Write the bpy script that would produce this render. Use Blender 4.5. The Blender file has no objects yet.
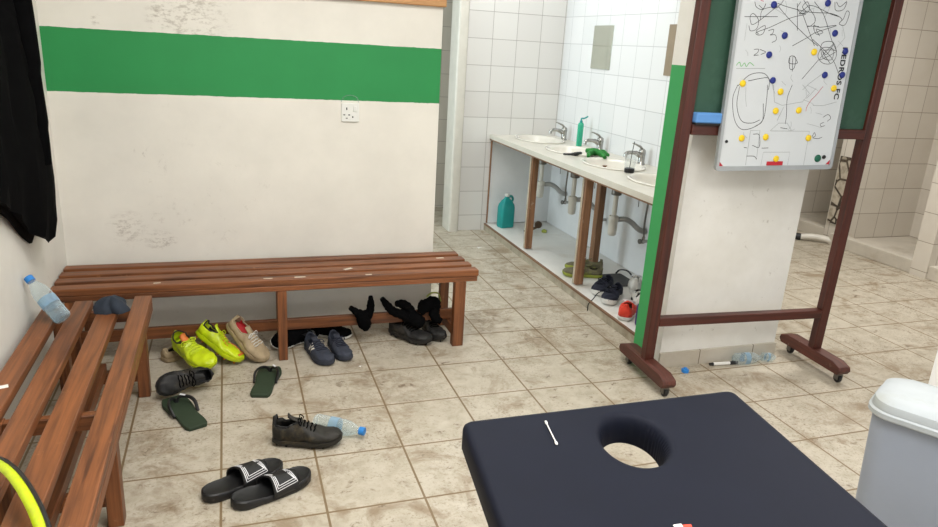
import bpy, bmesh, math, random
from mathutils import Vector, Matrix, Euler
random.seed(7)
PI = math.pi
scene = bpy.context.scene
COL = scene.collection
Vec = Vector

# ------------------------------------------------------------------ colours and materials
def lin(c):
    c = c / 255.0
    return c / 12.92 if c <= 0.04045 else ((c + 0.055) / 1.055) ** 2.4
def rgb(r, g, b):
    return (lin(r), lin(g), lin(b), 1.0)

class NT:
    """small helper round a node tree"""
    def __init__(self, name):
        self.m = bpy.data.materials.new(name); self.m.use_nodes = True
        self.t = self.m.node_tree; self.t.nodes.clear()
        self.out = self.n('ShaderNodeOutputMaterial')
        self.b = self.n('ShaderNodeBsdfPrincipled')
        self.l(self.b.outputs[0], self.out.inputs[0])
    def n(self, kind, **kw):
        x = self.t.nodes.new(kind)
        for k, v in kw.items(): setattr(x, k, v)
        return x
    def l(self, a, b): self.t.links.new(a, b)
    def coord(self): return self.n('ShaderNodeTexCoord').outputs['Object']
    def mapping(self, src, scale=(1, 1, 1), loc=(0, 0, 0), rot=(0, 0, 0)):
        x = self.n('ShaderNodeMapping'); self.l(src, x.inputs[0])
        x.inputs['Scale'].default_value = scale; x.inputs['Location'].default_value = loc; x.inputs['Rotation'].default_value = rot
        return x.outputs[0]
    def noise(self, src, scale, detail=4, rough=0.55, dist=0.0):
        x = self.n('ShaderNodeTexNoise'); self.l(src, x.inputs['Vector'])
        x.inputs['Scale'].default_value = scale; x.inputs['Detail'].default_value = detail
        x.inputs['Roughness'].default_value = rough; x.inputs['Distortion'].default_value = dist
        return x.outputs[0]
    def ramp(self, src, stops):
        x = self.n('ShaderNodeValToRGB'); self.l(src, x.inputs[0])
        e = x.color_ramp.elements
        while len(e) < len(stops): e.new(0.5)
        for el, (p, c) in zip(e, stops):
            el.position = p; el.color = c if len(c) == 4 else (*c, 1)
        return x.outputs[0]
    def mix(self, fac, a, b, mode='MIX'):
        x = self.n('ShaderNodeMix', data_type='RGBA', blend_type=mode)
        for v, i in ((fac, 0), (a, 6), (b, 7)):
            if hasattr(v, 'is_linked') or hasattr(v, 'links'): self.l(v, x.inputs[i])
            else: x.inputs[i].default_value = v
        return x.outputs[2]
    def math(self, op, a, b=0.0, c=0.0):
        x = self.n('ShaderNodeMath', operation=op)
        for v, i in ((a, 0), (b, 1), (c, 2)):
            if hasattr(v, 'links'): self.l(v, x.inputs[i])
            else: x.inputs[i].default_value = v
        return x.outputs[0]
    def bump(self, h, strength=0.3, dist=0.002):
        x = self.n('ShaderNodeBump'); self.l(h, x.inputs['Height'])
        x.inputs['Strength'].default_value = strength; x.inputs['Distance'].default_value = dist
        self.l(x.outputs[0], self.b.inputs['Normal'])
    def set(self, base=None, rough=None, metal=None, spec=None, **kw):
        def s(name, v):
            if hasattr(v, 'links'): self.l(v, self.b.inputs[name])
            else: self.b.inputs[name].default_value = v
        if base is not None: s('Base Color', base)
        if rough is not None: s('Roughness', rough)
        if metal is not None: s('Metallic', metal)
        if spec is not None: s('Specular IOR Level', spec)
        for k, v in kw.items(): s(k, v)

def simple(name, c, rough=0.5, metal=0.0, amt=0.12, scale=14, bump=0.0, spec=0.5, dirt=None):
    t = NT(name); co = t.coord()
    n = t.noise(co, scale, 5)
    base = rgb(*c); dark = tuple(x * (1 - amt * 2) for x in base[:3]) + (1,)
    col = t.ramp(n, [(0.3, dark), (0.7, base)])
    if dirt:
        d = t.ramp(t.noise(co, scale * 0.6, 8, 0.7), [(0.52, (0, 0, 0, 1)), (0.72, (1, 1, 1, 1))])
        col = t.mix(t.math('MULTIPLY', d, 0.7), col, rgb(*dirt))
    t.set(col, rough, metal, spec)
    if bump: t.bump(t.noise(co, scale * 9, 3), bump)
    return t.m

def wood(name, c1, c2, axis, rough=0.38, wear=None, coat=0.1, sc=1.0):
    t = NT(name); co = t.coord()
    s = [30 * sc, 30 * sc, 30 * sc]; s['xyz'.index(axis)] = 1.6 * sc
    rnd = t.n('ShaderNodeObjectInfo').outputs['Random']
    mp = t.n('ShaderNodeMapping'); t.l(co, mp.inputs[0]); mp.inputs['Scale'].default_value = s
    off = t.n('ShaderNodeCombineXYZ')
    for i in range(3): t.l(t.math('MULTIPLY', rnd, 37.0 + i * 11), off.inputs[i])
    t.l(off.outputs[0], mp.inputs['Location'])
    g = t.noise(mp.outputs[0], 1.2, 6, 0.6, 0.6)
    col = t.ramp(g, [(0.32, rgb(*c2)), (0.5, rgb(*c1)), (0.68, tuple(min(1, x * 1.3) for x in rgb(*c1)[:3]))])
    mp2 = t.n('ShaderNodeMapping'); t.l(co, mp2.inputs[0]); s2 = [130 * sc] * 3; s2['xyz'.index(axis)] = 3.5 * sc; mp2.inputs['Scale'].default_value = s2; t.l(off.outputs[0], mp2.inputs['Location'])
    fine = t.noise(mp2.outputs[0], 1.0, 4, 0.6)
    col = t.mix(t.math('MULTIPLY', t.ramp(fine, [(0.45, (0, 0, 0, 1)), (0.7, (1, 1, 1, 1))]), 0.45), col, rgb(*c2))
    big = t.noise(co, 3.5, 3)
    col = t.mix(t.math('MULTIPLY', t.ramp(big, [(0.4, (0, 0, 0, 1)), (0.75, (1, 1, 1, 1))]), 0.35), col, rgb(*c2))
    if wear:
        w = t.ramp(t.noise(co, 22, 8, 0.75), [(0.62, (0, 0, 0, 1)), (0.7, (1, 1, 1, 1))])
        col = t.mix(t.math('MULTIPLY', w, 0.6), col, rgb(*wear))
    t.set(col, rough, 0, 0.45)
    t.b.inputs['Coat Weight'].default_value = coat; t.b.inputs['Coat Roughness'].default_value = 0.25
    t.bump(g, 0.12, 0.002)
    return t.m

def floor_mat():
    t = NT('floor_tiles'); co = t.coord()
    br = t.n('ShaderNodeTexBrick', offset=0.0, squash=1.0); t.l(co, br.inputs[0])
    br.inputs['Scale'].default_value = 1.0; br.inputs['Mortar Size'].default_value = 0.0046
    br.inputs['Mortar Smooth'].default_value = 0.25; br.inputs['Bias'].default_value = 0
    br.inputs['Brick Width'].default_value = 0.33; br.inputs['Row Height'].default_value = 0.33
    br.inputs['Color1'].default_value = rgb(188, 179, 162); br.inputs['Color2'].default_value = rgb(178, 169, 151)
    br.inputs['Mortar'].default_value = rgb(150, 128, 98)
    n1 = t.noise(t.mapping(co, (1, 1, 1), (3, 1, 0)), 11, 8, 0.65, 0.4)
    mott = t.ramp(n1, [(0.3, rgb(148, 137, 118)), (0.5, rgb(182, 173, 156)), (0.72, rgb(202, 195, 181))])
    tile = t.mix(0.6, br.outputs['Color'], mott)
    # fine brown pits and mud specks
    n2 = t.noise(co, 75, 5, 0.75); n3 = t.noise(t.mapping(co, (1, 1, 1), (9, 4, 2)), 2.6, 4, 0.6)
    pits = t.math('MULTIPLY', t.ramp(n2, [(0.52, (0, 0, 0, 1)), (0.64, (1, 1, 1, 1))]), t.ramp(n3, [(0.36, (.1, .1, .1, 1)), (0.62, (1, 1, 1, 1))]))
    tile = t.mix(t.math('MULTIPLY', pits, 0.75), tile, rgb(104, 84, 60))
    n4 = t.noise(t.mapping(co, (1, 1, 1), (5, 8, 1)), 4.2, 7, 0.68, 0.8)
    stain = t.ramp(n4, [(0.52, (0, 0, 0, 1)), (0.66, (1, 1, 1, 1))])
    tile = t.mix(t.math('MULTIPLY', stain, 0.7), tile, rgb(128, 106, 78))
    n5 = t.noise(t.mapping(co, (1, 1.6, 1), (2, 2, 1)), 13, 9, 0.75, 0.5)
    mud = t.ramp(n5, [(0.585, (0, 0, 0, 1)), (0.66, (1, 1, 1, 1))])
    tile = t.mix(t.math('MULTIPLY', mud, 0.8), tile, rgb(96, 74, 50))
    for x, y, r, k in ((-.21, -.66, .13, .55), (-.20, -.86, .11, .7), (-.24, -.42, .10, .5), (.12, -.52, .12, .4), (.45, -.30, .13, .5), (.72, -.15, .20, .5), (1.42, .56, .16, .75), (1.35, .40, .12, .6),
                       (.62, .02, .14, .5), (1.75, .75, .2, .4), (1.9, -.25, .2, .4), (1.62, 1.25, .3, .35), (2.3, -.45, .18, .35), (.35, -.75, .12, .35), (3.1, -.35, .16, .5), (2.95, -.85, .16, .4)):
        vd = t.n('ShaderNodeVectorMath', operation='DISTANCE'); t.l(co, vd.inputs[0]); vd.inputs[1].default_value = (x, y, 0)
        near = t.math('MAXIMUM', t.math('SUBTRACT', 1.0, t.math('DIVIDE', vd.outputs['Value'], r)), 0.0)
        f_ = t.math('MULTIPLY', t.math('MINIMUM', t.math('MULTIPLY', near, 2.0), 1.0), t.ramp(t.noise(co, 17, 8, 0.72, 0.7), [(0.42, (0, 0, 0, 1)), (0.62, (1, 1, 1, 1))]))
        tile = t.mix(t.math('MULTIPLY', f_, k), tile, rgb(112, 90, 64))
    col = t.mix(br.outputs['Fac'], tile, rgb(124, 104, 76))
    t.set(col, t.ramp(n1, [(0.3, (.55,) * 3), (0.7, (.36,) * 3)]), 0, 0.4)
    t.bump(t.math('SUBTRACT', t.math('MULTIPLY', n1, 0.15), br.outputs['Fac']), 0.35, 0.002)
    return t.m

def walltile_mat(name, c, c2, mortar, plane, w, h, offx, offz, msize=0.0022, rough=0.12, dirt=0.0, dirtc=(150, 130, 100)):
    """plane 'x': tiles laid over (x,z); plane 'y': over (y,z); 'b': pick by the normal"""
    t = NT(name); co = t.coord()
    sp = t.n('ShaderNodeSeparateXYZ'); t.l(co, sp.inputs[0])
    u = sp.outputs['X'] if plane == 'x' else sp.outputs['Y']
    if plane == 'b':
        g = t.n('ShaderNodeSeparateXYZ'); t.l(t.n('ShaderNodeNewGeometry').outputs['Normal'], g.inputs[0])
        sel = t.math('GREATER_THAN', t.math('ABSOLUTE', g.outputs['X']), 0.7)
        u = t.math('ADD', t.math('MULTIPLY', sel, sp.outputs['Y']), t.math('MULTIPLY', t.math('SUBTRACT', 1.0, sel), sp.outputs['X']))
    cm = t.n('ShaderNodeCombineXYZ')
    t.l(t.math('ADD', u, offx), cm.inputs[0]); t.l(t.math('ADD', sp.outputs['Z'], offz), cm.inputs[1])
    br = t.n('ShaderNodeTexBrick', offset=0.0); t.l(cm.outputs[0], br.inputs[0])
    br.inputs['Scale'].default_value = 1; br.inputs['Mortar Size'].default_value = msize; br.inputs['Mortar Smooth'].default_value = 0.2
    br.inputs['Brick Width'].default_value = w; br.inputs['Row Height'].default_value = h
    br.inputs['Color1'].default_value = rgb(*c); br.inputs['Color2'].default_value = rgb(*c2); br.inputs['Mortar'].default_value = rgb(*mortar)
    col = br.outputs['Color']
    if dirt:
        d = t.ramp(t.noise(co, 3.0, 7, 0.65), [(0.45, (0, 0, 0, 1)), (0.75, (1, 1, 1, 1))])
        col = t.mix(t.math('MULTIPLY', d, dirt), col, rgb(*dirtc))
    t.set(col, t.math('ADD', rough, t.math('MULTIPLY', br.outputs['Fac'], 0.5)), 0, 0.5)
    t.bump(t.math('SUBTRACT', 1.0, br.outputs['Fac']), 0.3, 0.0015)
    return t.m

def plaster(name, c, stripe=None, marks=0.5, low=None):
    t = NT(name); co = t.coord()
    n = t.noise(co, 3.2, 6, 0.6)
    col = t.ramp(n, [(0.3, tuple(x * 0.9 for x in rgb(*c)[:3])), (0.65, rgb(*c))])
    m = t.math('MULTIPLY', t.ramp(t.noise(co, 16, 9, 0.78, 0.6), [(0.58, (0, 0, 0, 1)), (0.72, (1, 1, 1, 1))]),
               t.ramp(t.noise(t.mapping(co, (1, 1, 1), (4, 3, 7)), 2.1, 3), [(0.5, (0, 0, 0, 1)), (0.66, (1, 1, 1, 1))]))
    col = t.mix(t.math('MULTIPLY', m, marks), col, rgb(120, 104, 84))
    for x, z, r in (low or []):
        vd = t.n('ShaderNodeVectorMath', operation='DISTANCE'); t.l(t.mapping(co, (1, 0, 1)), vd.inputs[0]); vd.inputs[1].default_value = (x, 0, z)
        near = t.math('MAXIMUM', t.math('SUBTRACT', 1.0, t.math('DIVIDE', vd.outputs['Value'], r)), 0.0)
        sm = t.math('MULTIPLY', near, t.ramp(t.noise(t.mapping(co, (1, 1, 2.2)), 22, 8, 0.8), [(0.50, (0, 0, 0, 1)), (0.62, (1, 1, 1, 1))]))
        col = t.mix(t.math('MINIMUM', t.math('MULTIPLY', sm, 0.75), 0.42), col, rgb(132, 118, 98))
    sp = t.n('ShaderNodeSeparateXYZ'); t.l(co, sp.inputs[0])
    if stripe:
        z0, z1, sc_ = stripe
        wob = t.math('MULTIPLY', t.math('SUBTRACT', t.noise(t.mapping(co, (6, 6, 0.1)), 4, 3), 0.5), 0.006)
        z = t.math('ADD', sp.outputs['Z'], wob)
        f = t.math('MULTIPLY', t.math('GREATER_THAN', z, z0), t.math('LESS_THAN', z, z1))
        col = t.mix(f, col, t.ramp(n, [(0.3, tuple(x * 0.9 for x in rgb(*sc_)[:3])), (0.7, rgb(*sc_))]))
    t.set(col, 0.55, 0, 0.3)
    t.bump(t.noise(co, 45, 4), 0.06, 0.002)
    return t.m

def stub_mat():
    t = NT('stub_paint'); co = t.coord()
    n = t.noise(co, 3.0, 6, 0.6)
    w = t.ramp(n, [(0.3, rgb(224, 221, 213)), (0.65, rgb(238, 236, 230))])
    m = t.math('MULTIPLY', t.ramp(t.noise(co, 18, 9, 0.75), [(0.62, (0, 0, 0, 1)), (0.7, (1, 1, 1, 1))]), 0.5)
    w = t.mix(m, w, rgb(140, 128, 108))
    sp = t.n('ShaderNodeSeparateXYZ'); t.l(co, sp.inputs[0])
    g = t.n('ShaderNodeSeparateXYZ'); t.l(t.n('ShaderNodeNewGeometry').outputs['Normal'], g.inputs[0])
    f = t.math('MULTIPLY', t.math('LESS_THAN', g.outputs['X'], -0.7), t.math('MULTIPLY', t.math('LESS_THAN', sp.outputs['Z'], 1.455), t.math('GREATER_THAN', sp.outputs['Y'], -0.165)))
    t.set(t.mix(f, w, rgb(64, 160, 92)), 0.5, 0, 0.3)
    return t.m

def film(name, tint, alpha, rough=0.08):
    """clear thin plastic: mostly see-through, with a glossy skin"""
    t = NT(name); t.t.nodes.remove(t.b)
    tr = t.n('ShaderNodeBsdfTransparent'); tr.inputs[0].default_value = rgb(*tint)
    gl = t.n('ShaderNodeBsdfPrincipled'); gl.inputs['Base Color'].default_value = rgb(*tint); gl.inputs['Roughness'].default_value = rough
    fr = t.n('ShaderNodeLayerWeight'); fr.inputs[0].default_value = 0.35
    mx = t.n('ShaderNodeMixShader')
    t.l(t.math('ADD', alpha, t.math('MULTIPLY', fr.outputs['Facing'], 0.45)), mx.inputs[0])
    t.l(tr.outputs[0], mx.inputs[1]); t.l(gl.outputs[0], mx.inputs[2]); t.l(mx.outputs[0], t.out.inputs[0])
    return t.m

def broken_mat():
    t = NT('broken_tile_patch'); co = t.coord()
    v = t.n('ShaderNodeTexVoronoi', feature='DISTANCE_TO_EDGE'); t.l(t.mapping(co, (1, 1, 1)), v.inputs[0]); v.inputs['Scale'].default_value = 8.5
    f = t.ramp(v.outputs['Distance'], [(0.05, rgb(58, 48, 38)), (0.10, rgb(190, 180, 162))])
    d = t.ramp(t.noise(co, 22, 5), [(0.45, (0, 0, 0, 1)), (0.6, (1, 1, 1, 1))])
    t.set(t.mix(t.math('MULTIPLY', d, 0.45), f, rgb(104, 90, 70)), 0.7)
    t.bump(v.outputs['Distance'], 0.5, 0.01)
    return t.m

M = {}
def mk():
    M['floor'] = floor_mat()
    M['tile_x'] = walltile_mat('white_tiles_far', (222, 220, 216), (216, 213, 209), (158, 153, 147), 'x', 0.2045, 0.2025, -1.8655 + 0.2045 * 12, -1.751 + 0.2025 * 12)
    M['tile_y'] = walltile_mat('white_tiles_basins', (224, 224, 224), (218, 219, 219), (170, 171, 172), 'y', 0.2, 0.2025, -1.75 + 0.2 * 30, -1.751 + 0.2025 * 12)
    M['tile_far'] = walltile_mat('corridor_tiles', (205, 198, 186), (198, 190, 178), (150, 142, 130), 'x', 0.2045, 0.2025, 3, 3.02)
    M['shower'] = walltile_mat('shower_tiles', (214, 207, 195), (208, 200, 188), (150, 138, 122), 'b', 0.222, 0.222, 8.0, 3.06, 0.003, 0.18, 0.2, (184, 170, 150))
    M['tray'] = simple('shower_tray', (206, 198, 184), 0.4, amt=0.08, scale=6, dirt=(164, 150, 128))
    M['plaster_back'] = plaster('striped_plaster', (230, 226, 216), (1.192, 1.462, (46, 142, 78)), 0.55, [(-.06, 1.535, .20), (-.20, 1.53, .07), (-.27, .505, .07), (-.22, .50, .045), (-.40, .57, .10), (-.45, 1.50, .03)])
    M['plaster'] = plaster('white_plaster', (230, 227, 219), None, 0.4)
    M['plaster_whiter'] = plaster('whiter_plaster', (246, 246, 245), None, 0.1)  # whiter base than the other plaster walls
    M['ceiling'] = plaster('ceiling_paint', (236, 234, 228), None, 0.1)
    M['stub'] = stub_mat()
    M['skirt'] = walltile_mat('skirting_tiles', (200, 193, 180), (194, 186, 172), (120, 110, 96), 'x', 0.33, 0.5, -2.3 + 3.3, 0.2, 0.003, 0.35, 0.4)
    M['broken'] = broken_mat()
    for ax in 'xyz':
        M['bench_' + ax] = wood('varnished_pine_' + ax, (128, 77, 43), (76, 43, 24), ax, 0.47, (168, 122, 82), .03)
        M['frame_' + ax] = wood('mahogany_' + ax, (78, 33, 22), (52, 22, 15), ax, 0.45, None, 0.04)
    M['foot'] = wood('worn_mahogany', (88, 45, 34), (62, 31, 24), 'y', 0.6, (140, 118, 98))
    M['post'] = wood('raw_post', (138, 100, 70), (100, 68, 46), 'z', 0.6, (190, 176, 156))
    M['post_pale'] = simple('worn_paint_edge', (196, 184, 164), 0.6, amt=0.15, scale=20, dirt=(140, 112, 84))
    M['cup_film'] = film('faint_cup', (246, 248, 248), 0.03)
    M['pale_wood'] = wood('pale_pine', (198, 150, 96), (176, 124, 74), 'x', 0.4)
    M['chalk'] = simple('green_chalkboard', (50, 86, 68), 0.7, amt=0.12, scale=4, dirt=(74, 106, 90))
    M['white_board'] = simple('dry_wipe_white', (208, 212, 214), 0.18, amt=0.02, scale=5)
    M['alu'] = simple('brushed_aluminium', (178, 182, 184), 0.4, 0.5, amt=0.05)
    M['ink'] = simple('black_ink', (30, 30, 34), 0.5)
    M['faint'] = simple('faint_grey_ink', (150, 156, 158), 0.5)
    M['greenink'] = simple('green_ink', (120, 190, 120), 0.5)
    M['redink'] = simple('red_ink', (196, 70, 80), 0.5)
    M['blue_magnet'] = simple('blue_plastic', (24, 42, 128), 0.35, amt=0.05)
    M['yellow_magnet'] = simple('yellow_plastic', (244, 208, 34), 0.35, amt=0.04)
    M['green_magnet'] = simple('green_plastic', (12, 96, 72), 0.35, amt=0.05)
    M['red_plastic'] = simple('red_plastic', (190, 32, 48), 0.4, amt=0.05)
    M['eraser'] = simple('eraser_blue', (92, 146, 208), 0.6, amt=0.06)
    M['black'] = simple('black_cloth', (8, 8, 9), 0.9, amt=0.2, scale=30, bump=0.1, spec=0.06)
    M['black_gloss'] = simple('black_rubber', (22, 22, 23), 0.5, amt=0.15)
    M['black_leather'] = simple('black_leather', (30, 29, 28), 0.65, amt=0.25, scale=20, dirt=(74, 66, 54))
    M['olive_leather'] = simple('muddy_black_leather', (40, 37, 30), 0.66, amt=0.3, scale=24, dirt=(92, 78, 52))
    M['white_rubber'] = simple('white_rubber', (222, 220, 214), 0.5, amt=0.08, dirt=(170, 156, 132))
    M['white_line'] = simple('white_print', (228, 228, 230), 0.5, amt=0.02)
    M['flip'] = simple('dark_green_foam', (42, 58, 38), 0.7, amt=0.1, scale=20)
    M['neon'] = simple('neon_yellow', (206, 226, 22), 0.4, amt=0.1, scale=16, dirt=(150, 160, 50))
    M['orange_trim'] = simple('orange_trim', (226, 128, 58), 0.45, amt=0.1)
    M['beige'] = simple('beige_canvas', (176, 156, 124), 0.8, amt=0.14, scale=26, dirt=(118, 98, 70))
    M['red_lining'] = simple('red_lining', (196, 52, 56), 0.8, amt=0.1)
    M['navy_shoe'] = simple('navy_mesh', (56, 61, 74), 0.8, amt=0.16, scale=40, bump=0.15)
    M['navy_dark'] = simple('navy_lining', (22, 26, 44), 0.8, amt=0.1)
    M['navy_cloth'] = simple('slate_cloth', (40, 49, 62), 0.85, amt=0.2, scale=30, bump=0.15)
    M['pad'] = simple('navy_vinyl', (22, 25, 37), 0.6, amt=0.07, scale=9, bump=0.03, spec=0.12)
    M['bin'] = simple('grey_bin_plastic', (148, 156, 170), 0.5, amt=0.03, scale=5)
    M['bin_lid'] = simple('pale_lid_plastic', (172, 178, 181), 0.5, amt=0.05, scale=8, dirt=(152, 153, 144))
    M['ceramic'] = simple('white_ceramic', (222, 217, 206), 0.1, amt=0.02)
    M['counter'] = simple('cream_worktop', (212, 207, 194), 0.3, amt=0.05, scale=8)
    M['panel'] = simple('white_panel', (232, 233, 234), 0.4, amt=0.05, scale=5)
    M['plinth'] = simple('grubby_white_plinth', (226, 224, 218), 0.4, amt=0.06, scale=5, dirt=(190, 180, 160))
    M['plinth_front'] = simple('grubby_tile_edge', (178, 168, 148), 0.6, amt=0.18, scale=14, dirt=(120, 102, 78))
    M['trimwood'] = wood('dusty_edge_strip', (126, 92, 66), (96, 68, 48), 'y', 0.6, (176, 160, 136))
    M['chrome'] = simple('chrome', (168, 166, 162), 0.16, 0.95, amt=0.03)
    M['steel'] = simple('dull_steel', (120, 116, 110), 0.4, 0.8, amt=0.1)
    M['pvc'] = simple('white_pvc', (216, 211, 200), 0.35, amt=0.05)
    M['hose'] = simple('grey_hose', (168, 168, 166), 0.35, 0.3, amt=0.06)
    M['teal'] = simple('teal_plastic', (20, 146, 142), 0.35, amt=0.04)
    M['mint'] = film('mint_bottle', (70, 196, 160), 0.62)
    M['green_cloth'] = simple('green_glove', (34, 128, 46), 0.75, amt=0.2, scale=30)
    M['mirror'] = simple('old_mirror', (196, 200, 188), 0.06, 0.85, amt=0.02)
    M['mirror_dark'] = simple('brown_board', (142, 126, 104), 0.35, 0.0, amt=0.06)
    M['socket'] = simple('white_socket', (228, 228, 222), 0.3, amt=0.02)
    M['dark'] = simple('dark_slot', (20, 20, 20), 0.6)
    M['clear'] = film('clear_plastic', (240, 247, 249), 0.07)
    M['water'] = film('water', (216, 232, 240), 0.1, 0.03)
    M['label'] = film('bottle_label', (176, 206, 228), 0.34, 0.3)
    M['cap_blue'] = simple('cap_blue', (40, 128, 206), 0.4, amt=0.05)
    M['red_shoe'] = simple('coral_red', (228, 66, 44), 0.5, amt=0.06)
    M['purple'] = simple('purple_fabric', (66, 40, 112), 0.6, amt=0.1)
    M['green_shoe'] = simple('olive_mesh', (116, 110, 86), 0.85, amt=0.2, scale=40, dirt=(160, 170, 60))
    M['lime_sole'] = simple('lime_sole', (150, 158, 62), 0.7, amt=0.1)
    M['mat'] = simple('dark_grey_rubber', (70, 70, 70), 0.8, amt=0.1)
    M['paper'] = simple('white_paper', (232, 230, 224), 0.7, amt=0.03)
    M['sticker'] = simple('torn_sticker', (214, 202, 186), 0.7, amt=0.05)
    M['cotton'] = simple('cotton', (238, 236, 230), 0.8, amt=0.02)
    M['table_leg'] = wood('beech_leg', (190, 146, 98), (160, 116, 74), 'z', 0.4)
    M['rust'] = simple('rusty_brown', (92, 70, 52), 0.7, amt=0.2)
    M['lamp'] = simple('added_lamp_housing', (236, 236, 234), 0.4, amt=0.02)
    t = NT('added_lamp_glow'); t.set(rgb(255, 255, 255), 0.5, **{'Emission Color': (1, 0.98, 0.95, 1), 'Emission Strength': 4.0}); M['glow'] = t.m  # diffuser of the added ceiling lamps
mk()

# ------------------------------------------------------------------ mesh helpers
class MB:
    def __init__(self): self.v = []; self.f = []
    def add(self, vs, fs):
        o = len(self.v); self.v += [tuple(x) for x in vs]; self.f += [tuple(i + o for i in f) for f in fs]
        return self
    def box(self, x0, x1, y0, y1, z0, z1, mat=None):
        vs = [Vec((x, y, z)) for z in (z0, z1) for y in (y0, y1) for x in (x0, x1)]
        if mat: vs = [mat @ v for v in vs]
        return self.add(vs, [(0, 2, 3, 1), (4, 5, 7, 6), (0, 1, 5, 4), (2, 6, 7, 3), (0, 4, 6, 2), (1, 3, 7, 5)])
    def prism(self, outline, z0, z1, mat=None):
        n = len(outline)
        vs = [Vec((x, y, z0)) for x, y in outline] + [Vec((x, y, z1)) for x, y in outline]
        if mat: vs = [mat @ v for v in vs]
        return self.add(vs, [tuple(range(n))[::-1], tuple(range(n, 2 * n))] + [(i, (i + 1) % n, n + (i + 1) % n, n + i) for i in range(n)])
    def loft(self, rings, cap=True, closed=True):
        n = len(rings[0]); vs = [p for r in rings for p in r]; fs = []
        for a in range(len(rings) - 1):
            for i in range(n if closed else n - 1):
                j = (i + 1) % n
                fs.append((a * n + i, a * n + j, (a + 1) * n + j, (a + 1) * n + i))
        if cap and closed: fs += [tuple(range(n))[::-1], tuple(range((len(rings) - 1) * n, len(rings) * n))]
        return self.add(vs, fs)
    def lathe(self, prof, mat=None, seg=24, cap=True):
        rings = []
        for r, z in prof:
            ring = [Vec((r * math.cos(2 * PI * i / seg), r * math.sin(2 * PI * i / seg), z)) for i in range(seg)]
            rings.append([mat @ p for p in ring] if mat else ring)
        return self.loft(rings, cap)
    def tube(self, pts, rad, seg=10, cap=True, flat=1.0):
        pts = [Vec(p) for p in pts]; n = len(pts)
        rads = rad if isinstance(rad, (list, tuple)) else [rad] * n
        rings = []; up = None
        for i, p in enumerate(pts):
            d = (pts[min(i + 1, n - 1)] - pts[max(i - 1, 0)]).normalized()
            if up is None:
                up = Vec((0, 0, 1)) if abs(d.z) < 0.9 else Vec((0, 1, 0))
            a = d.cross(up)
            if a.length < 1e-5: a = d.orthogonal()
            a.normalize(); b = a.cross(d).normalized(); up = b
            rings.append([p + rads[i] * (math.cos(2 * PI * k / seg) * a + flat * math.sin(2 * PI * k / seg) * b) for k in range(seg)])
        return self.loft(rings, cap)
    def build(self, name, mat, parent=None, smooth=40, bevel=0.0, seg=2, subsurf=0, solid=0.0, weld=False):
        me = bpy.data.meshes.new(name); me.from_pydata(self.v, [], self.f)
        bm = bmesh.new(); bm.from_mesh(me)
        if weld: bmesh.ops.remove_doubles(bm, verts=bm.verts, dist=1e-5)
        bmesh.ops.recalc_face_normals(bm, faces=bm.faces)
        bm.to_mesh(me); bm.free()
        if smooth:
            for p in me.polygons: p.use_smooth = True
            me.set_sharp_from_angle(angle=math.radians(smooth))
        me.materials.append(M[mat] if isinstance(mat, str) else mat)
        o = bpy.data.objects.new(name, me); COL.objects.link(o)
        if parent: o.parent = parent
        if solid:
            m = o.modifiers.new('thick', 'SOLIDIFY'); m.thickness = solid; m.offset = -1
        if bevel:
            m = o.modifiers.new('edge', 'BEVEL'); m.width = bevel; m.segments = seg; m.limit_method = 'ANGLE'; m.angle_limit = math.radians(40)
        if subsurf:
            m = o.modifiers.new('sub', 'SUBSURF'); m.levels = subsurf; m.render_levels = subsurf
        return o

def tag(o, label=None, cat=None, group=None, kind=None):
    if label: o['label'] = label
    if cat: o['category'] = cat
    if group: o['group'] = group
    if kind: o['kind'] = kind
    return o
def thing(name, label, cat, loc=(0, 0, 0), rz=0, group=None):
    o = bpy.data.objects.new(name, None); COL.objects.link(o)
    o.location = loc; o.rotation_euler = (0, 0, rz); o.empty_display_size = 0.05
    return tag(o, label, cat, group)
def struct(name, mb, mat, **kw):
    return tag(mb.build(name, mat, **kw), kind='structure')
def copy_thing(o, label, loc=None, rot=None):
    c = o.copy(); COL.objects.link(c); c['label'] = label
    if loc is not None: c.location = loc
    if rot is not None: c.rotation_euler = rot
    for ch in list(o.children):
        d = ch.copy(); COL.objects.link(d); d.parent = c
        for g in list(ch.children):
            e = g.copy(); COL.objects.link(e); e.parent = d
    return c
def Trans(x, y, z): return Matrix.Translation((x, y, z))
def RZ(a): return Matrix.Rotation(a, 4, 'Z')
def RX(a): return Matrix.Rotation(a, 4, 'X')
def RY(a): return Matrix.Rotation(a, 4, 'Y')
def rrect(x0, x1, y0, y1, r, n=5):
    pts = []
    for cx, cy, a0 in ((x1 - r, y1 - r, 0), (x0 + r, y1 - r, 90), (x0 + r, y0 + r, 180), (x1 - r, y0 + r, 270)):
        for k in range(n + 1):
            a = math.radians(a0 + 90 * k / n); pts.append((cx + r * math.cos(a), cy + r * math.sin(a)))
    return pts
def spline(pts, n=8):
    """Catmull-Rom through the points"""
    P = [Vec(p) for p in pts]; P = [P[0] * 2 - P[1]] + P + [P[-1] * 2 - P[-2]]; out = []
    for i in range(1, len(P) - 2):
        for k in range(n):
            t = k / n; a, b, c, d = P[i - 1:i + 3]
            out.append(0.5 * ((2 * b) + (c - a) * t + (2 * a - 5 * b + 4 * c - d) * t * t + (3 * b - a - 3 * c + d) * t ** 3))
    out.append(P[-2]); return out
def interp(tab, t):
    for (a, va), (b, vb) in zip(tab, tab[1:]):
        if t <= b:
            k = (t - a) / (b - a) if b > a else 0; k = k * k * (3 - 2 * k) * 0.5 + k * 0.5
            return va + (vb - va) * k
    return tab[-1][1]

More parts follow.
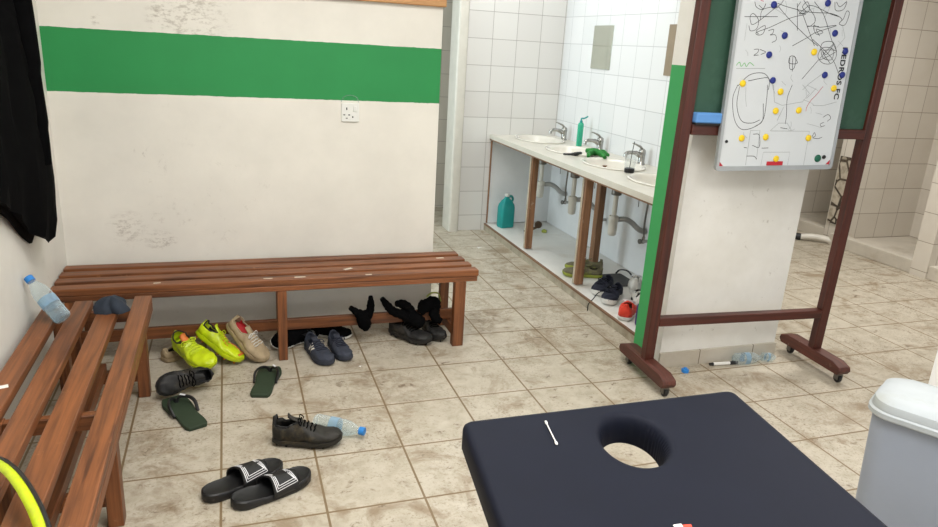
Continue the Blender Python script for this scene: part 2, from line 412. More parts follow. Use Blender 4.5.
# ------------------------------------------------------------------ the setting
H = 2.75
struct('floor', MB().box(-0.9, 7.2, -4.7, 4.2, -0.1, 0), 'floor', smooth=0)
struct('ceiling', MB().box(-0.9, 7.2, -4.7, 4.2, H, H + 0.1), 'ceiling', smooth=0)
mb = MB(); mb.box(-0.82, -0.67, -4.7, 1.2, 0, H); mb.box(-0.82, -0.67, 2.9, 4.2, 0, H); mb.box(-0.82, -0.67, 1.2, 2.9, 0, 0.75); mb.box(-0.82, -0.67, 1.2, 2.9, 2.2, H)
struct('wall_left', mb, 'plaster', smooth=0)
wn = thing('window_added_1', None, None, (-0.745, 2.05, 0.75)); wn['kind'] = 'structure'  # unseen window, added to let light in under the basins
for y0, y1, z0, z1 in ((-.849, -.80, .001, 1.449), (.80, .849, .001, 1.449), (-.7995, .7995, .001, .05), (-.7995, .7995, 1.40, 1.449), (-.02, .02, .0505, 1.3995)):
    MB().box(-.03, .03, y0, y1, z0, z1).build('added_window_frame', 'pvc', wn)
for y0, y1 in ((-.7995, -.0205), (.0205, .7995)): MB().box(-.004, .004, y0, y1, .0505, 1.3995).build('pane', 'clear', wn)
li = bpy.data.lights.new('added_window_light', 'AREA'); li.shape = 'RECTANGLE'; li.size = 1.7; li.size_y = 1.5; li.energy = 84; li.color = (.93, .97, 1)  # area light outside the added window, brightens the space under the counter
o = bpy.data.objects.new('added_window_light', li); COL.objects.link(o); o.location = (-1.0, 2.05, 1.45); o.rotation_euler = (0, -PI / 2, 0)
struct('wall_back', MB().box(-0.67, 1.112, 0.60, 0.74, 0, H), 'plaster_back', smooth=0)
struct('wall_tiled_back', MB().box(1.84, 2.69, 2.47, 2.62, 0, H), 'tile_x', smooth=0)
struct('wall_tiled_right', MB().box(2.69, 2.80, 0.0, 2.62, 0, H), 'tile_y', smooth=0)
struct('wall_stub', MB().box(2.07, 2.775, -0.24, 0.0, 0, H), 'stub', smooth=0)
struct('baseboard_stub', MB().box(2.066, 2.78, -0.252, -0.24, 0, 0.078), 'skirt', smooth=0)
struct('wall_corridor', MB().box(-0.67, 2.69, 3.32, 3.45, 0, H), 'tile_far', smooth=0)
struct('trim_1', MB().prism(rrect(1.775, 1.858, 2.43, 2.64, 0.018), 0, H), 'pvc', smooth=40)
struct('wall_right', MB().box(2.62, 2.74, -4.7, -1.2, 0, H), 'plaster_whiter', smooth=0)
struct('wall_far_right', MB().box(7.05, 7.2, -4.7, 4.2, 0, H), 'shower', smooth=0)
struct('wall_shower_back', MB().box(5.98, 6.1, -1.6, 3.6, 0, H), 'shower', smooth=0)
struct('wall_shower_end', MB().box(2.80, 6.1, 3.6, 3.72, 0, H), 'shower', smooth=0)
struct('wall_partition_1', MB().box(5.12, 5.98, 1.66, 1.81, 0, H), 'shower', smooth=0)
struct('wall_partition_2', MB().box(5.02, 5.98, 0.70, 0.835, 0, H), 'shower', smooth=0)
struct('wall_partition_3', MB().box(5.12, 5.98, 2.62, 2.76, 0, H), 'shower', smooth=0)
struct('trim_2', MB().box(5.108, 5.12, 1.668, 1.79, 0.17, 0.76), 'broken', smooth=0)
def tray(n, y0, y1, x0):
    mb = MB()
    mb.box(x0, x0 + 0.09, y0, y1, 0, 0.105)
    mb.box(x0 + 0.09, 5.98, y0, y1, 0, 0.045)
    struct(n, mb, 'tray', smooth=0, bevel=0.006)
tray('floor_shower_1', 0.835, 1.66, 5.03)
tray('floor_shower_2', 1.81, 2.62, 5.13)
tray('floor_shower_3', -0.3, 0.70, 5.03)

# plinth under the basins, with its dusty front edge strip
struct('floor_plinth', MB().box(2.113, 2.69, 0.0, 2.47, 0, 0.056), 'plinth', smooth=0)
struct('trim_3', MB().box(2.098, 2.113, 0.0, 2.47, 0, 0.046), 'plinth_front', smooth=0)
struct('trim_4', MB().box(2.096, 2.113, 0.0, 2.47, 0.046, 0.0575), 'trimwood', smooth=0, bevel=0.002)

# coat rail on the partition, top of the photo
r = thing('coat_rail', 'pale wooden coat rail along the top of the striped wall', 'coat rail', (0.2, 0.60, 1.66))
MB().box(-0.8, 0.922, -0.026, 0, 0, 0.10).build('rail_board', 'pale_wood', r, bevel=0.004)
for k in range(5):
    mb = MB(); x = -0.62 + k * 0.34
    mb.tube(spline([(x, -0.026, 0.065), (x, -0.07, 0.06), (x, -0.095, 0.085), (x, -0.098, 0.115)], 5), 0.006, 8)
    mb.build('coat_hook', 'steel', r)

# wall socket
s = thing('wall_socket', 'white wall socket below the green stripe', 'socket', (0.652, 0.60, 1.135))
MB().prism(rrect(-0.044, 0.044, -0.046, 0.046, 0.006), 0, 0.01, RX(PI / 2)).build('faceplate', 'socket', s, bevel=0.002)
for x, z, w, h in ((-0.018, 0.018, .006, .012), (-0.03, -0.012, .009, .005), (-0.006, -0.012, .009, .005), (0.012, -0.022, .006, .008), (-0.018, -0.028, .009, .004)):
    MB().box(x - w / 2, x + w / 2, -0.0112, -0.0098, z - h / 2, z + h / 2).build('socket_hole', 'dark', s)
MB().box(0.014, 0.032, -0.0145, -0.0095, 0.004, 0.032).build('rocker_switch', 'socket', s, bevel=0.002)
mb = MB(); mb.tube(spline([(-0.045, -0.003, 0.05), (-0.03, -0.004, 0.075), (0, -0.004, 0.084), (0.03, -0.004, 0.075), (0.043, -0.003, 0.05)], 6), 0.0022, 6)
mb.build('raised_cover_edge', 'clear', s)

# ------------------------------------------------------------------ benches
def bench_back():
    t = thing('slatted_bench', 'varnished slatted wooden bench along the striped wall, shoes beneath it', 'bench', (0.287, 0.37, 0), 0, 'varnished slatted benches')
    X0, X1 = -0.665 - 0.287, 1.235 - 0.287
    ys = [(-0.175, -0.113), (-0.079, -0.018), (0.016, 0.077), (0.112, 0.173)]
    for k, (a, b) in enumerate(ys):
        MB().box(X0, X1 - 0.006 * k + 0.006, a, b, 0.378, 0.41).build('slat', 'bench_x', t, bevel=0.004)
    MB().box(X0, X1, -0.175, -0.145, 0.352, 0.3775).build('front_rail', 'bench_x', t, bevel=0.003)
    MB().box(X0 + 0.03, X1 - 0.06, 0.14, 0.165, 0.345, 0.3775).build('back_rail', 'bench_x', t, bevel=0.003)
    for x in (X0 + 0.05, 0.257 - 0.287, 1.121 - 0.287):
        w = 0.058 if x > 0.3 else 0.042
        MB().box(x, x + w, -0.172, -0.13, 0, 0.3515).build('leg', 'bench_z', t, bevel=0.003)
        MB().box(x + 0.01, x + w, 0.11, 0.15, 0, 0.3445).build('leg', 'bench_z', t, bevel=0.003)
        MB().box(x + 0.008, x + 0.034, -0.1295, 0.1095, 0.045, 0.095).build('cross_stretcher', 'bench_y', t, bevel=0.002)
    MB().box(X0 + 0.05, X1 - 0.07, -0.03, -0.005, 0.096, 0.152).build('long_stretcher', 'bench_x', t, bevel=0.003)
    for x, y, w, d, a in ((0.313, -0.060, 0.045, 0.018, 0.5), (0.075, -0.151, 0.05, 0.014, 0), (0.396, -0.163, 0.03, 0.012, 0), (0.815, 0.055, 0.04, 0.014, 0), (-0.539, -0.142, 0.03, 0.012, 0.1), (-0.069, -0.151, 0.04, 0.01, -0.05)):
        MB().box(-w / 2, w / 2, -d / 2, d / 2, 0.4101, 0.4107, Trans(x, y, 0) @ RZ(a)).build('torn_sticker', 'sticker', t, smooth=0)
    return t
bench_back()
def bench_left():
    t = thing('slatted_bench', 'varnished slatted bench along the left wall, water bottle standing on it', 'bench', (-0.45, -0.9, 0), 0, 'varnished slatted benches')
    xs = [(-0.19, -0.122), (-0.087, -0.022), (0.012, 0.084), (0.128, 0.193)]
    for k, (a, b) in enumerate(xs):
        y1 = (0.885, 0.92, 0.905, 0.945)[k]
        MB().box(a, b, -1.35, y1, 0.388, 0.42).build('slat', 'bench_y', t, bevel=0.004)
    MB().box(0.168, 0.193, -1.35, 0.945, 0.352, 0.3875).build('front_rail', 'bench_y', t, bevel=0.003)
    MB().box(-0.185, -0.16, -1.35, 0.875, 0.352, 0.3875).build('back_rail', 'bench_y', t, bevel=0.003)
    for y in (-1.2, -0.0, 0.855):
        MB().box(0.122, 0.1675, y - 0.005, y + 0.045, 0, 0.3875).build('leg', 'bench_z', t, bevel=0.003)
        MB().box(-0.16, -0.118, y - 0.005, y + 0.045, 0, 0.3875).build('leg', 'bench_z', t, bevel=0.003)
        MB().box(-0.1175, 0.1215, y + 0.005, y + 0.035, 0.34, 0.3875).build('top_stretcher', 'bench_x', t, bevel=0.002)
        MB().box(-0.1175, 0.1215, y + 0.005, y + 0.035, 0.07, 0.12).build('cross_stretcher', 'bench_x', t, bevel=0.002)
    MB().box(-0.012, 0.013, -1.17, 0.86, 0.121, 0.165).build('long_stretcher', 'bench_y', t, bevel=0.002)
    MB().box(-0.02, 0.02, -0.011, 0.011, 0.4201, 0.4207, Trans(-0.16, 0.18, 0) @ RZ(0.3)).build('torn_sticker', 'paper', t, smooth=0)
    return t
bench_left()

# ------------------------------------------------------------------ footwear
WT = [(0, .40), (.04, .60), (.12, .76), (.28, .78), (.45, .80), (.62, .97), (.74, 1.0), (.86, .88), (.94, .66), (.98, .44), (1, .24)]
def place(o, heel, toe, roll=0.0):
    h, t = Vec(heel), Vec(toe); y = (t - h).normalized()
    x = y.cross(Vec((0, 0, 1))).normalized(); z = x.cross(y)
    m = Matrix((x, y, z)).transposed().to_4x4()
    o.matrix_world = Matrix.Translation(h) @ m @ Matrix.Rotation(roll, 4, 'Y')
WS = [(0, .16), (.02, .42), (.06, .64), (.12, .78), (.22, .85), (.4, .86), (.6, .97), (.74, 1.0), (.86, .90), (.93, .72), (.975, .46), (1, .16)]
def outline(L, W, side=1, n=26, grow=0.0, t0=0.0, t1=1.0, tab=None):
    l, r = [], []
    for i in range(n + 1):
        t = t0 + (t1 - t0) * i / n; w = max(.002, interp(tab or WT, t) * W / 2 + grow); c = side * 0.06 * W * math.sin(PI * t) * (1 if t > 0.3 else 0.4)
        y = t * L + grow * (2 * t - 1)
        l.append((c - w, y)); r.append((c + w, y))
    return l + r[::-1]
def shoe(name, label, heel, toe, upper, sole, lining='dark', laces='black', L=None, W=0.095, ank=0.085, toeh=0.05, roll=0.0, studs=None,
         side=1, cat='shoe', group=None, stripe=None, solez=0.022, tongue=None, lines=None):
    L = L or (Vec(toe) - Vec(heel)).length
    t = thing(name, label, cat, heel, 0, group)
    NS, NP = 30, 20
    hz = [(0, ank * .92), (.06, ank), (.2, ank * .86), (.36, ank * .84), (.46, ank * .90), (.56, ank * .76), (.7, toeh * 1.12), (.85, toeh), (.95, toeh * .8), (1, toeh * .5)]
    boot = cat == 'boot'; qo = .37 if boot else .44
    if boot: hz = [(0, ank * .90), (.05, ank), (.16, ank * .93), (.28, ank * .90), (.38, ank * .88), (.48, ank * .72), (.6, ank * .58), (.72, toeh * 1.02), (.84, toeh * .96), (.94, toeh * .82), (1, toeh * .5)]
    spring = lambda q: 0.010 * max(0, (q - .72) / .28) ** 2
    def pt(q, ph, off=0.0):
        w = interp(WT, q) * W / 2 * 0.99; c = side * 0.06 * W * math.sin(PI * q) * (1 if q > 0.3 else 0.4)
        h = interp(hz, q) - solez
        cs, sn = math.cos(ph), math.sin(ph)
        pinch = 1 - (0.30 if q < .5 else 0.1) * max(0, sn) ** 2
        lump = .0022 * math.sin(9 * q * 6.28 + 3 * ph) * math.sin(ph * 2.5 + q * 11) + .0018 * math.sin(23 * q + 5 * ph)
        w += lump; h += lump
        x = c + (w + off) * math.copysign(abs(cs) ** .75, cs) * pinch
        z = solez + spring(q) + (h + off) * max(0, sn) ** (.62)
        return Vec((x, q * L, z))
    mb = MB()
    g = [[pt(i / NS, PI * j / NP) for j in range(NP + 1)] for i in range(NS + 1)]
    vs = [p for row in g for p in row]; fs = []
    for i in range(NS):
        q = (i + .5) / NS
        for j in range(NP):
            ph = PI * (j + .5) / NP
            if .045 < q < qo and abs(ph - PI / 2) < 1.04 - 0.55 * max(0, (q - qo + .14) / .14): continue
            a = i * (NP + 1) + j
            fs.append((a, a + 1, a + NP + 2, a + NP + 1))
    fs.append(tuple(range(NP + 1))); fs.append(tuple(NS * (NP + 1) + k for k in range(NP, -1, -1)))
    mb.add(vs, fs); mb.build('upper', upper, t, smooth=60, solid=0.004)
    mb = MB(); rings = []
    for z, gr in ((0, -0.004), (solez * .4, 0.002), (solez, 0.002)):
        rings.append([Vec((x, y, z + spring(y / L))) for x, y in outline(L, W, side, 26, gr)])
    mb.loft(rings); so = mb.build('sole', sole, t, smooth=50)
    if studs:
        for q, s in ((.06, -.5), (.06, .5), (.2, -.5), (.2, .5), (.58, -.6), (.58, .6), (.74, -.6), (.74, .6), (.9, 0)):
            mb = MB(); w = interp(WT, q) * W / 2
            mb.lathe([(.007, 0.004), (.004, -0.012)], Trans(s * w + side * .05 * W * math.sin(PI * q), q * L, 0), 8)
            mb.build('stud', studs, so)
    mb = MB(); mb.prism(outline(L, W, side, 14, -0.007, .05, .6), solez, solez + .005); mb.build('insole', lining, t)
    # inner lining wall seen through the collar
    mb = MB(); rows = []
    for i in range(3, int(qo * NS) + 1):
        q = i / NS
        rows.append([pt(q, ph, -0.0062) for ph in [PI * k / 20 for k in (0, 1, 2, 3)]])
    mb.loft(rows, closed=False); rows = []
    for i in range(3, int(qo * NS) + 1):
        rows.append([pt(i / NS, ph, -0.0062) for ph in [PI - PI * k / 20 for k in (0, 1, 2, 3)]])
    mb.loft(rows, closed=False)
    mb.build('lining', lining, t, smooth=60)
    mb = MB(); rows = []
    for k in range(6):
        q = qo - .10 + .17 * k / 5
        rows.append([pt(q, PI / 2 + a, -0.003) + Vec((0, -0.012 * (1 - k / 5), 0.018 * (1 - k / 5) ** 1.5)) for a in (-.5, -.25, 0, .25, .5)])
    mb.loft(rows, closed=False); mb.build('tongue', tongue or upper, t, smooth=60, solid=0.004)
    if laces:
        mb = MB()
        for k in range(5):
            q = qo + .03 + .052 * k
            mb.tube([pt(q + (0.012 if (j + k) % 2 else 0), PI / 2 + a, 0.003) for j, a in enumerate((-.55, -.25, 0, .25, .55))], 0.0026, 6)
        for s in (-1, 1):
            mb.tube(spline([pt(qo + .02, PI / 2, .004), pt(qo + .01, PI / 2 + .5 * s, .012), pt(qo + .05, PI / 2 + .8 * s, .012), pt(qo + .06, PI / 2 + .3 * s, .006)], 5), 0.0022, 6)
        mb.build('laces', laces, t)
    ql = [.05 + (qo - .06) * k / 10 for k in range(11)]
    cutp = lambda q: 1.03 - 0.55 * max(0, (q - qo + .14) / .14)
    MB().tube(spline([pt(q, PI / 2 + cutp(q), -.001) for q in ql[::-1]] + [pt(.05, PI / 2 + a, -.001) for a in (.5, 0, -.5)] + [pt(q, PI / 2 - cutp(q), -.001) for q in ql], 2), .0034, 7).build('collar', upper if cat != 'boot' else lining, t, smooth=60)
    if lines:
        for ph0, q0, q1 in ((1.95, .42, .93), (2.25, .36, .95), (1.15, .5, .66)):
            MB().tube([pt(q0 + (q1 - q0) * k / 12, ph0 + .12 * math.sin(k / 3), .0015) for k in range(13)], .0034, 6, flat=.5).build('side_stripe', lines, t)
        MB().tube([pt(.93, PI * k / 10, .0012) for k in range(2, 9)], .006, 6, flat=.5).build('toe_trim', lines, t)
    if stripe:
        for k in range(3):
            for s in (0, 1):
                f = (lambda a: PI - a) if s else (lambda a: a)
                MB().loft([[pt(.40 + .06 * k + .035 * j / 6, f(.12 + .8 * j / 6), .0018), pt(.428 + .06 * k + .035 * j / 6, f(.12 + .8 * j / 6), .0018)] for j in range(7)], closed=False).build('side_stripe', stripe, t, smooth=60)
    place(t, heel, toe, roll)
    return t

def along(heel, toe, L):
    h, t = Vec(heel), Vec(toe); return tuple(h + (t - h).normalized() * L)

def flipflop(label, heel, toe, W=0.10):
    L = (Vec(toe) - Vec(heel)).length
    t = thing('flip_flop', label, 'flip-flop', heel, 0, 'dark green flip-flops')
    wt = [(0, .62), (.05, .78), (.15, .82), (.4, .76), (.65, .95), (.8, 1.0), (.93, .84), (1, .62)]
    l = [(-interp(wt, k / 18) * W / 2, k / 18 * L) for k in range(19)]; rr = [(-x, y) for x, y in l]
    MB().prism(l + rr[::-1], 0, 0.016).build('foam_sole', 'flip', t, bevel=0.003)
    mb = MB(); post = (0.004, L * .80, 0.014)
    for s in (-1, 1):
        mb.tube(spline([post, (0.012 * s, L * .79, .036), (s * .036, L * .70, .046), (s * .050, L * .56, .040), (s * .047, L * .42, .012)], 6), [.0055] * 24 + [.0055], 8, flat=1.3)
    mb.build('thong_strap', 'black_gloss', t)
    MB().box(-.013, .013, -.004, .004, -.001, .001, Trans(.024, L * .755, .050) @ RZ(-.9) @ RX(.2)).build('strap_badge', 'white_line', t)
    place(t, heel, toe); return t
flipflop('dark green flip-flop lying alone nearer the black slides', (0.152, -0.155, 0.0), (0.220, 0.118, 0.0), 0.108)
flipflop('dark green flip-flop by the bench leg, touching a black boot', (-0.085, -0.362, 0.0), (-0.200, -0.098, 0.0), 0.108)

def slide(label, heel, toe, W=0.106, side=1):
    L = (Vec(toe) - Vec(heel)).length
    t = thing('slide_sandal', label, 'sandal', heel, 0, 'black slide sandals')
    rings = []
    def zt(y): return 0.030 + 0.006 * math.cos(2 * PI * y / L)
    o = outline(L, W, side, 40, tab=WS)
    o2 = outline(L, W, side, 40, -0.005, tab=WS)
    rings.append([Vec((x, y, 0)) for x, y in o2]); rings.append([Vec((x, y, .008)) for x, y in o])
    rings.append([Vec((x, y, zt(y) - .004)) for x, y in o]); rings.append([Vec((x, y, zt(y))) for x, y in outline(L, W, side, 40, -0.004, tab=WS)])
    rings.append([Vec((x, y, zt(y) - .005)) for x, y in outline(L, W, side, 40, -0.011, tab=WS)])
    mb = MB(); mb.loft(rings); mb.build('footbed', 'black_gloss', t, smooth=50)
    def sp(u, v, off=0.0):
        # u across 0..1, v along 0..1
        ph = PI * u; yc = L * (.46 + .34 * v) + (-.02 if u < .5 else .012) * math.cos(ph) * 1.0
        hw = W / 2 * (1.02 - .06 * v) + off; h = .038 + .012 * (1 - v) + off
        c = side * 0.06 * W
        return Vec((c - hw * math.cos(ph), yc, .016 + h * max(0, math.sin(ph)) ** .7))
    mb = MB(); mb.loft([[sp(i / 18, j / 8) for i in range(19)] for j in range(9)], closed=False)
    mb.build('strap', 'black_gloss', t, smooth=60, solid=0.005)
    def ribbon(path, w):
        mb = MB(); rows = []
        P = []
        for (a, b) in zip(path, path[1:]):
            for k in range(8): P.append((a[0] + (b[0] - a[0]) * k / 8, a[1] + (b[1] - a[1]) * k / 8))
        P.append(path[-1])
        for i, (u, v) in enumerate(P):
            d = (P[min(i + 1, len(P) - 1)][0] - P[max(i - 1, 0)][0], (P[min(i + 1, len(P) - 1)][1] - P[max(i - 1, 0)][1]) * .5)
            n = math.hypot(*d) or 1; nx, ny = -d[1] / n, d[0] / n
            rows.append([sp(u + nx * w, v + ny * w * 2, .0016), sp(u - nx * w, v - ny * w * 2, .0016)])
        mb.loft(rows, closed=False); return mb
    for k, (i0, w) in enumerate(((0.0, .008), (.055, .008), (.11, .009))):
        for s in (0, 1):
            f = (lambda u: u) if s == 0 else (lambda u: 1 - u)
            path = [(f(.50 - i0 * .25), .06 + i0), (f(.10 + i0), .10 + i0), (f(.17 + i0), .92 - i0), (f(.50 - i0 * .25), .78 - i0)]
            ribbon(path, w * .8).build('printed_line', 'white_line', t, smooth=60)
    place(t, heel, toe); return t
slide('black slide sandal with white lines, the one nearer the camera', (0.034, -0.898, 0), (0.294, -0.772, 0))
slide('black slide sandal with white lines, the rear one beside the bench side', (-0.056, -0.838, 0), (0.204, -0.698, 0), side=-1)

shoe('football_boot', 'muddy black boot standing alone beside the clear bottle', (0.188, -0.525, 0.010), (0.436, -0.590, 0.010), 'olive_leather', 'olive_leather', 'dark', 'black',
     ank=0.112, toeh=0.054, W=0.096, studs='olive_leather', cat='boot')
shoe('football_boot', 'black boot tipped on its side behind the left flip-flop', (-0.064, 0.022, 0.052), (-0.262, -0.085, 0.052), 'black_leather', 'black_gloss', 'dark', 'black', ank=0.085, W=0.092, roll=-1.2, studs='black_gloss', cat='boot')
shoe('football_boot', 'neon yellow boot propped toe down, the left one of the pair', (-0.190, 0.290, 0.088), (-0.030, 0.078, 0.040), 'neon', 'neon', 'olive_leather', 'neon', L=0.265, W=0.104, ank=0.085, studs='orange_trim', cat='boot', group='neon yellow boots', roll=0.25, tongue='orange_trim')
n2 = shoe('football_boot', 'neon yellow boot with orange stripe leaning on the bench stretcher', (-0.106, 0.312, 0.124), (0.064, 0.200, 0.012), 'neon', 'neon', 'olive_leather', 'neon', L=0.25, W=0.10, ank=0.085, studs='orange_trim', cat='boot', group='neon yellow boots', roll=-0.3, tongue='neon', lines='orange_trim')
shoe('canvas_shoe', 'beige canvas shoe with red lining, heel up against the stretcher', (0.034, 0.316, 0.158), (0.172, 0.222, 0.004), 'beige', 'beige', 'red_lining', 'white_rubber', L=0.25, W=0.114, ank=0.078, roll=-0.05)
shoe('canvas_shoe', 'beige shoe lying half hidden behind the neon boots', (-0.255, 0.285, 0.0), (-0.08, 0.44, 0.0), 'beige', 'beige', 'dark', 'beige', L=0.235, W=0.09, ank=0.07)
shoe('trainer', 'navy trainer with pale stripes, left of the pair under the bench', (0.412, 0.335, 0.0), (0.482, 0.084, 0.0), 'navy_shoe', 'navy_shoe', 'navy_dark', 'navy_dark', W=0.092, ank=0.085, stripe='white_rubber', group='navy trainers')
shoe('trainer', 'navy trainer, right of the pair, beside the dark sneaker', (0.530, 0.350, 0.0), (0.572, 0.115, 0.0), 'navy_shoe', 'navy_shoe', 'navy_dark', 'navy_dark', W=0.084, ank=0.082, group='navy trainers')
shoe('sneaker', 'flat black sneaker on its side behind the middle bench leg', (0.455, 0.415, 0.03), (0.225, 0.325, 0.03), 'black', 'white_rubber', 'dark', None, W=0.088, ank=0.07, roll=-0.7, solez=0.008)
shoe('sneaker', 'black sneaker with white sole, right of the middle leg under the bench', (0.440, 0.520, 0.0), (0.632, 0.395, 0.0), 'black', 'white_rubber', 'dark', 'black', W=0.088, ank=0.07, solez=0.014)
shoe('football_boot', 'scuffed black boot under the bench, directly below the black gloves', (0.850, 0.425, 0.012), (1.012, 0.225, 0.012), 'black_leather', 'black_leather', 'dark', 'black', W=0.10, ank=0.09, studs='black_gloss', cat='boot')
shoe('football_boot', 'black boot closest to the right end leg of the bench', (1.045, 0.46, 0.012), (1.083, 0.245, 0.012), 'black_leather', 'black_leather', 'dark', 'black', W=0.088, ank=0.085, studs='black_gloss', cat='boot')

# shoes on the plinth under the basins
PZ = 0.058
shoe('trainer', 'olive trainer with lime sole behind the basin post, with its toe at the plinth edge', (2.40, 0.965, PZ), (2.150, 1.045, PZ), 'green_shoe', 'lime_sole', 'dark', 'green_shoe', W=0.095, group='olive trainers under the basins')
shoe('trainer', 'olive trainer tilted to one side, farther under the basins by a dark strap', (2.46, 1.065, PZ + .006), (2.22, 1.15, PZ + .006), 'green_shoe', 'lime_sole', 'dark', 'green_shoe', W=0.095, roll=.35, group='olive trainers under the basins')
shoe('sneaker', 'black sneaker with white toe, first after the second post', (2.345, 0.775, PZ), (2.178, 0.620, PZ), 'navy_dark', 'white_rubber', 'dark', 'black', W=0.095, solez=0.03, group='black white-soled sneakers under the basins')
shoe('sneaker', 'black sneaker with trailing lace beside the red shoe', (2.325, 0.622, PZ), (2.162, 0.462, PZ), 'navy_dark', 'white_rubber', 'dark', 'black', W=0.095, solez=0.03, group='black white-soled sneakers under the basins')
mb = MB(); mb.tube(spline([(2.215, .53, .125), (2.16, .56, .11), (2.12, .56, .066), (2.088, .55, .04), (2.075, .53, .006)], 7), 0.0028, 6)
tag(mb.build('shoe_lace', 'black'), 'loose black lace hanging over the plinth edge', 'lace')
shoe('trainer', 'bright red trainer sitting beside the green wall end', (2.137, 0.225, PZ), (2.265, 0.385, PZ), 'red_shoe', 'white_rubber', 'dark', 'white_line', W=0.105, ank=0.1)
shoe('trainer', 'white and black trainer lodged behind the red trainer', (2.315, 0.350, PZ), (2.43, 0.555, PZ), 'white_rubber', 'black_gloss', 'dark', 'black', W=0.095, ank=0.1)
shoe('trainer', 'white trainer farthest back under the last basin', (2.44, 0.62, PZ), (2.54, 0.78, PZ), 'white_rubber', 'white_rubber', 'dark', 'white_line', L=0.19, W=0.085, ank=0.11)
mb = MB(); mb.prism(rrect(-.045, .045, -.055, .055, .03), 0, .13); o = mb.build('wash_bag', 'purple', bevel=0.015, seg=3)
o.location = (2.205, 0.115, PZ); tag(o, 'purple wash bag in the corner by the green wall end', 'bag')
mb = MB(); mb.prism(rrect(-.085, .085, -.125, .125, .02), 0, .006); o = mb.build('rubber_mat', 'mat', bevel=0.002); o.location = (2.485, 0.885, PZ); tag(o, 'dark grey rubber mat lying flat under the basins', 'mat')
mb = MB(); mb.tube(spline([(2.545, 1.02, PZ + .006), (2.555, 0.995, PZ + .035), (2.585, 0.95, PZ + .04), (2.615, 0.925, PZ + .008)], 6), 0.012, 8, flat=.4)
tag(mb.build('sandal_strap', 'black_gloss'), 'arched black strap beside the olive trainers', 'strap')
t = thing('drink_can', 'teal can behind the white trainer by the green wall end', 'can', (2.60, 0.36, PZ))
MB().lathe([(.03, 0), (.034, .006), (.034, .11), (.028, .125)], None, 20).build('can_body', 'teal', t); MB().lathe([(.026, .1252), (.027, .128)], None, 20).build('can_lid', 'steel', t)

# socks and gloves draped on the stretcher
def blob(name, label, chains, mat, cat, group=None):
    mb = MB()
    for pts, rad in chains:
        P = spline(pts, 5); n = len(P); R = []
        for i in range(n):
            f = i / (n - 1) * (len(rad) - 1); k = min(int(f), len(rad) - 2); R.append((rad[k] + (rad[k + 1] - rad[k]) * (f - k)) * (1 + .08 * math.sin(i * 2.3)))
        mb.tube(P, R, 10)
    return tag(mb.build(name, mat, smooth=70), label, cat, group)
blob('glove', 'black glove hanging alone over the bench stretcher, one finger up', [
    ([(.612, .315, .205), (.645, .315, .178), (.675, .312, .150), (.688, .310, .105), (.693, .308, .078)], [.012, .019, .036, .034, .012]),
    ([(.690, .312, .120), (.712, .316, .175), (.717, .318, .215), (.716, .32, .258)], [.022, .021, .020, .010]),
    ([(.66, .312, .160), (.70, .314, .165), (.715, .314, .150)], [.02, .022, .016])], 'black', 'glove', 'black gloves on the stretcher')
blob('glove', 'black glove with long finger, left of the dark heap on the stretcher', [
    ([(.772, .315, .245), (.80, .314, .205), (.835, .314, .168), (.88, .313, .150), (.92, .312, .125)], [.012, .021, .023, .025, .032]),
    ([(.850, .335, .203), (.885, .34, .196), (.915, .335, .175), (.93, .32, .14)], [.015, .025, .027, .033]),
    ([(.91, .312, .140), (.955, .305, .115), (.985, .30, .095)], [.033, .040, .032])], 'black', 'glove', 'black gloves on the stretcher')
blob('sock', 'rolled black sock on top of the boot at the bench end', [
    ([(.975, .318, .15), (1.01, .322, .185), (1.045, .325, .20), (1.075, .325, .185)], [.02, .034, .036, .022]),
    ([(1.06, .325, .19), (1.05, .315, .15), (1.06, .30, .12), (1.085, .29, .105)], [.03, .03, .026, .016]),
    ([(.98, .32, .15), (.985, .33, .19), (.99, .335, .215)], [.02, .02, .008])], 'black', 'sock')
mb = MB(); mb.tube(spline([(1.02, .36, .222), (1.05, .37, .238), (1.085, .37, .232), (1.10, .365, .19)], 6), .006, 8, flat=.5)
tag(mb.build('wrist_band', 'lime_sole'), 'thin yellow wrist band behind the rolled black sock', 'band')

# ------------------------------------------------------------------ bottles
def bottle(label, base, top, water=0.0, crushed=0.0, L=0.21, R=0.032, group='clear plastic water bottles', cap=True):
    t = thing('water_bottle', label, 'bottle', base, 0, group)
    k = L / 0.21
    prof = [(.004, .004), (R * .8, 0), (R, .008), (R, .03), (R * .95, .035), (R, .04), (R, .06), (R * .96, .064), (R, .068), (R, .105), (R * .96, .11), (R, .115), (R, .128), (R * .9, .148), (R * .6, .172), (.0135, .182), (.0125, .196)]
    prof = [(r, z * k) for r, z in prof]
    sq = 1 - crushed
    mt = Matrix.Diagonal((1, sq, 1, 1))
    MB().lathe(prof, mt, 24).build('bottle_shell', 'clear', t, smooth=60)
    if cap:
        mb = MB(); ring = []
        for z in (.190, .212): ring.append([Vec(((.0155 + (.0006 if i % 2 else 0)) * math.cos(2 * PI * i / 32), (.0155 + (.0006 if i % 2 else 0)) * math.sin(2 * PI * i / 32), z * k)) for i in range(32)])
        mb.loft(ring); mb.build('cap', 'cap_blue', t, bevel=.001)
    mb = MB(); mb.lathe([(R + .0008, .068 * k), (R + .0008, .104 * k)], mt, 24, cap=False); mb.build('label_band', 'label', t, smooth=60)
    if water:
        MB().lathe([(R * .7, .002), (R - .002, .01), (R - .002, water * k)], mt, 24).build('water', 'water', t, smooth=60)
    d = (Vec(top) - Vec(base)).normalized()
    q = Vec((0, 0, 1)).rotation_difference(d)
    t.rotation_euler = q.to_euler(); t.location = base
    return t
bottle('clear water bottle with blue cap leaning against the left wall on the bench', (-0.530, -0.225, 0.440), (-0.652, -0.125, 0.575), 0.062, L=0.205)
